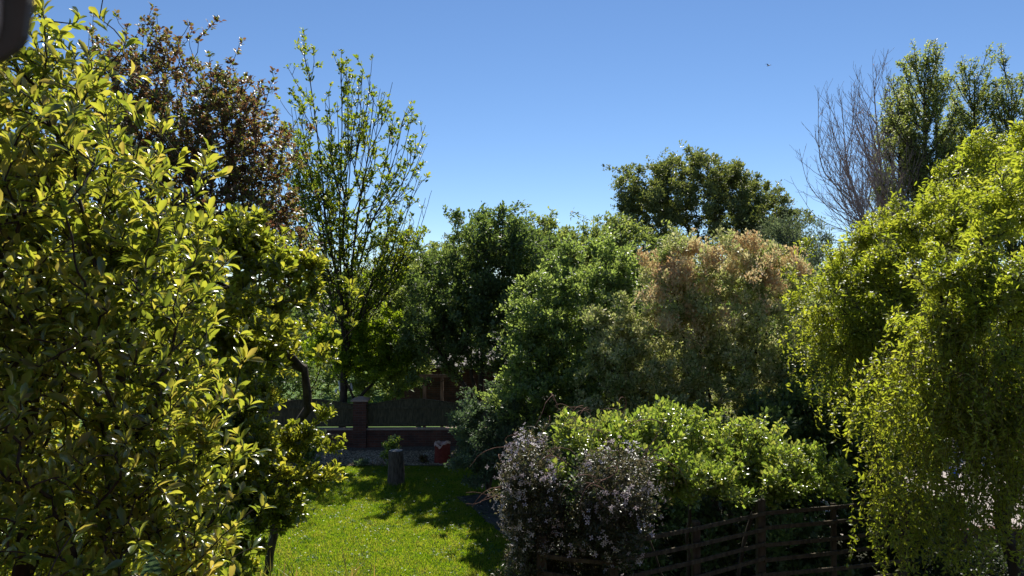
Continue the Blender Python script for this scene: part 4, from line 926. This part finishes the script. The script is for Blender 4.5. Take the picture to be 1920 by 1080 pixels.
# right-hand side: flower bush, tub, brick edging beyond the drive
tb = g0(1910, 19)
M_red = leafmat('red_flower', [(0.5, 0.06, 0.05), (0.6, 0.2, 0.18)], [(0.5, 0.08, 0.06), (0.6, 0.25, 0.2)], 0.3)
o, A, par, ns = tree('flowering_shrub', 'shrub with red flowers beside the drive at the right edge', 'shrub', tb, [(1915, 870, 18.5, 40, 40, 0.7)], [stem(tb, tb + [0, 0, .5])], 200, 12, 0.07, 0.04, M_bright, bark_dark, 90, spread=.06, r0=.02)
q = A[ns:][::2]; link('flowers', leaf_mesh('flowers', q - tb + [0, -.08, 0.05], unit(np.random.default_rng(1).normal(size=q.shape)), np.tile([0, -0.6, 1.0], (len(q), 1)), 0.09, 0.09, T_FLOWER), M_red, o)['kind'] = 'stuff'
bp2 = G(1787, 896); bt = thing('blue_tub', (bp2[0], bp2[1], 0.02), 'small blue plastic tub on the drive, seen between the willow strands', 'tub')
bm = bmesh.new(); lathe(bm, [(0.001, 0.0), (0.09, 0.0), (0.12, 0.2), (0.13, 0.21), (0.13, 0.23), (0.11, 0.23), (0.08, 0.02), (0.001, 0.02)], 20)
mb_, t_, b_ = newmat('blue_plastic'); b_.inputs['Base Color'].default_value = (0.02, 0.08, 0.5, 1); b_.inputs['Roughness'].default_value = 0.35
link('shell', bm_mesh('shell', bm, True), mb_, bt)
ew = thing('brick_edging', (6.3, 14.0, 0), 'low red brick edging along the near side of the drive', 'wall')
bm = bmesh.new(); box(bm, 0, 16, -0.11, 0.11, 0, 0.28, 0.005); link('brickwork', bm_mesh('brickwork', bm), brick_m, ew)

tb = g0(1830, 10.5)
tree('dark_hedge_shrub', 'low bush with leaf colour darkened for shade at the bottom right corner in front of the drive', 'shrub', tb,
     [(1780, 1085, 10.6, 90, 50, 0.6), (1880, 1070, 10.8, 90, 55, 0.6), (1990, 1070, 11, 90, 60, 0.6), (1720, 1060, 11.5, 60, 80, 0.6)], [stem(tb, tb + [0, 0, 0.5])], 1500, 20, 0.055, 0.034, green('shaded_leaf', 0.35, 0.0, 0.35, 0.3), bark_dark, 91, spread=.06, r0=.03, thr=-0.6)  # leaf colour darkened to stand in for shade in this corner

# far-off greenery that closes the view low on the horizon
rng = np.random.default_rng(99)
M_far = green('far_leaf', 1.0, 0.1, 0.8, 0.38)
V = []; n = 60000
xs = rng.uniform(-75, 75, n); top = 6.4 + 2.4 * np.array([noise.noise(Vector((x * 0.12, 0, 0))) for x in xs]) + 0.9 * np.array([noise.noise(Vector((x * 0.6, 3, 0))) for x in xs])
zs = rng.random(n) ** 0.7 * top; ys = 62 + rng.uniform(-3, 3, n)
fo_ = link('far_hedge', leaf_mesh('far_hedge', np.stack([xs, ys, np.maximum(zs, 0.1)], -1), unit(rng.normal(size=(n, 3))), unit(rng.normal(size=(n, 3))), 0.5, 0.32, T_DIAMOND), M_far)
tag(fo_, 'far-off hedge and trees along the horizon', 'hedge', kind='stuff')
for i, (px, D, top_, rx, sd) in enumerate(((480, 32, 560, 130, 111), (250, 34, 520, 160, 112), (1660, 24, 620, 170, 113), (1880, 26, 600, 150, 114), (1370, 21, 520, 180, 115), (1130, 22, 540, 140, 116))):
    tb = g0(px, D)
    tree('background_tree', ['dark tree beyond the wall behind the farther magnolia', 'dark tree behind the near magnolia on the left', 'dark bushy tree behind the willows',
         'dark bushy tree beyond the drive at the right edge', 'dark green tree directly behind the pink-tipped shrub', 'dark green tree behind the fresh green shrub'][i], 'tree', tb,
         [(px, top_ + 60, D, rx, 60, 2.5), (px - 40, top_ + 130, D, rx, 70, 2.5), (px + 50, top_ + 130, D, rx, 70, 2.5)], [stem(tb, P(px, top_ + 80, D))], 1500, 18, 0.12, 0.075, M_dark, bark_dark, sd, spread=0.1, r0=0.12, thr=-0.6)

# ------------------------------------------------------------------ birds
birdm, t_, b_ = newmat('bird_dark'); b_.inputs['Base Color'].default_value = (0.03, 0.03, 0.035, 1)
for (px, py, D, rz, lab) in ((1443, 121, 60, 0.5, 'small dark bird high in the sky left of the bare poplars'), (1131, 309, 70, 1.2, 'tiny dark bird in the sky above the hedge row')):
    p = P(px, py, D); bo = thing('bird', tuple(p), lab, 'bird', 'birds in the sky', rz=rz)
    bm = bmesh.new(); sp = [(0.02, -0.14), (0.035, -0.09), (0.045, 0), (0.03, 0.08), (0.012, 0.17)]
    prev = None
    for r_, y in [(0.002, -0.17)] + sp + [(0.002, 0.2)]:
        ring = [bm.verts.new((r_ * math.cos(a), y, r_ * math.sin(a))) for a in (0, 1.05, 2.09, 3.14, 4.19, 5.24)]
        if prev:
            for j in range(6): bm.faces.new((prev[j], prev[(j+1)%6], ring[(j+1)%6], ring[j]))
        prev = ring
    link('body', bm_mesh('body', bm, True), birdm, bo)
    for s in (-1, 1):
        bm = bmesh.new(); a = [bm.verts.new(q) for q in ((s*.03, -.06, .02), (s*.2, -.08, .1), (s*.36, .05, .06), (s*.2, .0, .09), (s*.03, .05, .02))]
        f = bm.faces.new(a); r_ = bmesh.ops.extrude_face_region(bm, geom=[f]); bmesh.ops.translate(bm, vec=(0, 0, -.008), verts=[v for v in r_['geom'] if isinstance(v, bmesh.types.BMVert)])
        link('wing', bm_mesh('wing', bm), birdm, bo)

# ------------------------------------------------------------------ the house behind the camera and its open window
hw = thing('house_wall', (0, -0.55, 0), 'brick wall of the house that the view is taken from', 'house')
bm = bmesh.new()
box(bm, -7, -0.9, -0.3, 0, 0, 7); box(bm, 0.9, 7, -0.3, 0, 0, 7); box(bm, -0.9, 0.9, -0.3, 0, 0, 3.7); box(bm, -0.9, 0.9, -0.3, 0, 5.3, 7)
link('brickwork', bm_mesh('brickwork', bm), brick_m, hw)
fm = noisemat('dark_frame', [(0.3, (0.05, 0.045, 0.04)), (0.7, (0.09, 0.085, 0.08))], 20, 4, 0.6, 0.1, 0.002)
Dw = 0.42
wf = thing('window_sash', tuple(P(0, 0, Dw)), 'dark blurred corner of the open window frame at the top left', 'window frame')
def prism(pts, d0, d1, name, mat):
    bm = bmesh.new(); o_ = np.array(P(0, 0, Dw))
    a = [bm.verts.new(P(x, y, d0 if False else Dw) + [0, d0, 0] - o_) for x, y in pts]; b = [bm.verts.new(P(x, y, Dw) + [0, d1, 0] - o_) for x, y in pts]
    bm.faces.new(a); bm.faces.new(b[::-1])
    for i in range(len(pts)): bm.faces.new((a[i], a[(i+1)%len(pts)], b[(i+1)%len(pts)], b[i]))
    link(name, bm_mesh(name, bm), mat, wf)
prism([(-160, -300), (53, -300), (46, 0), (38, 64), (24, 88), (-6, 108), (-160, 136)], 0, 0.006, 'frame', fm)
em, t_, b_ = newmat('white_bead'); b_.inputs['Base Color'].default_value = (0.6, 0.6, 0.58, 1)
prism([(-60, -300), (2, -300), (0, 40), (-6, 70), (-60, 80)], -0.006, -0.001, 'bead', em)
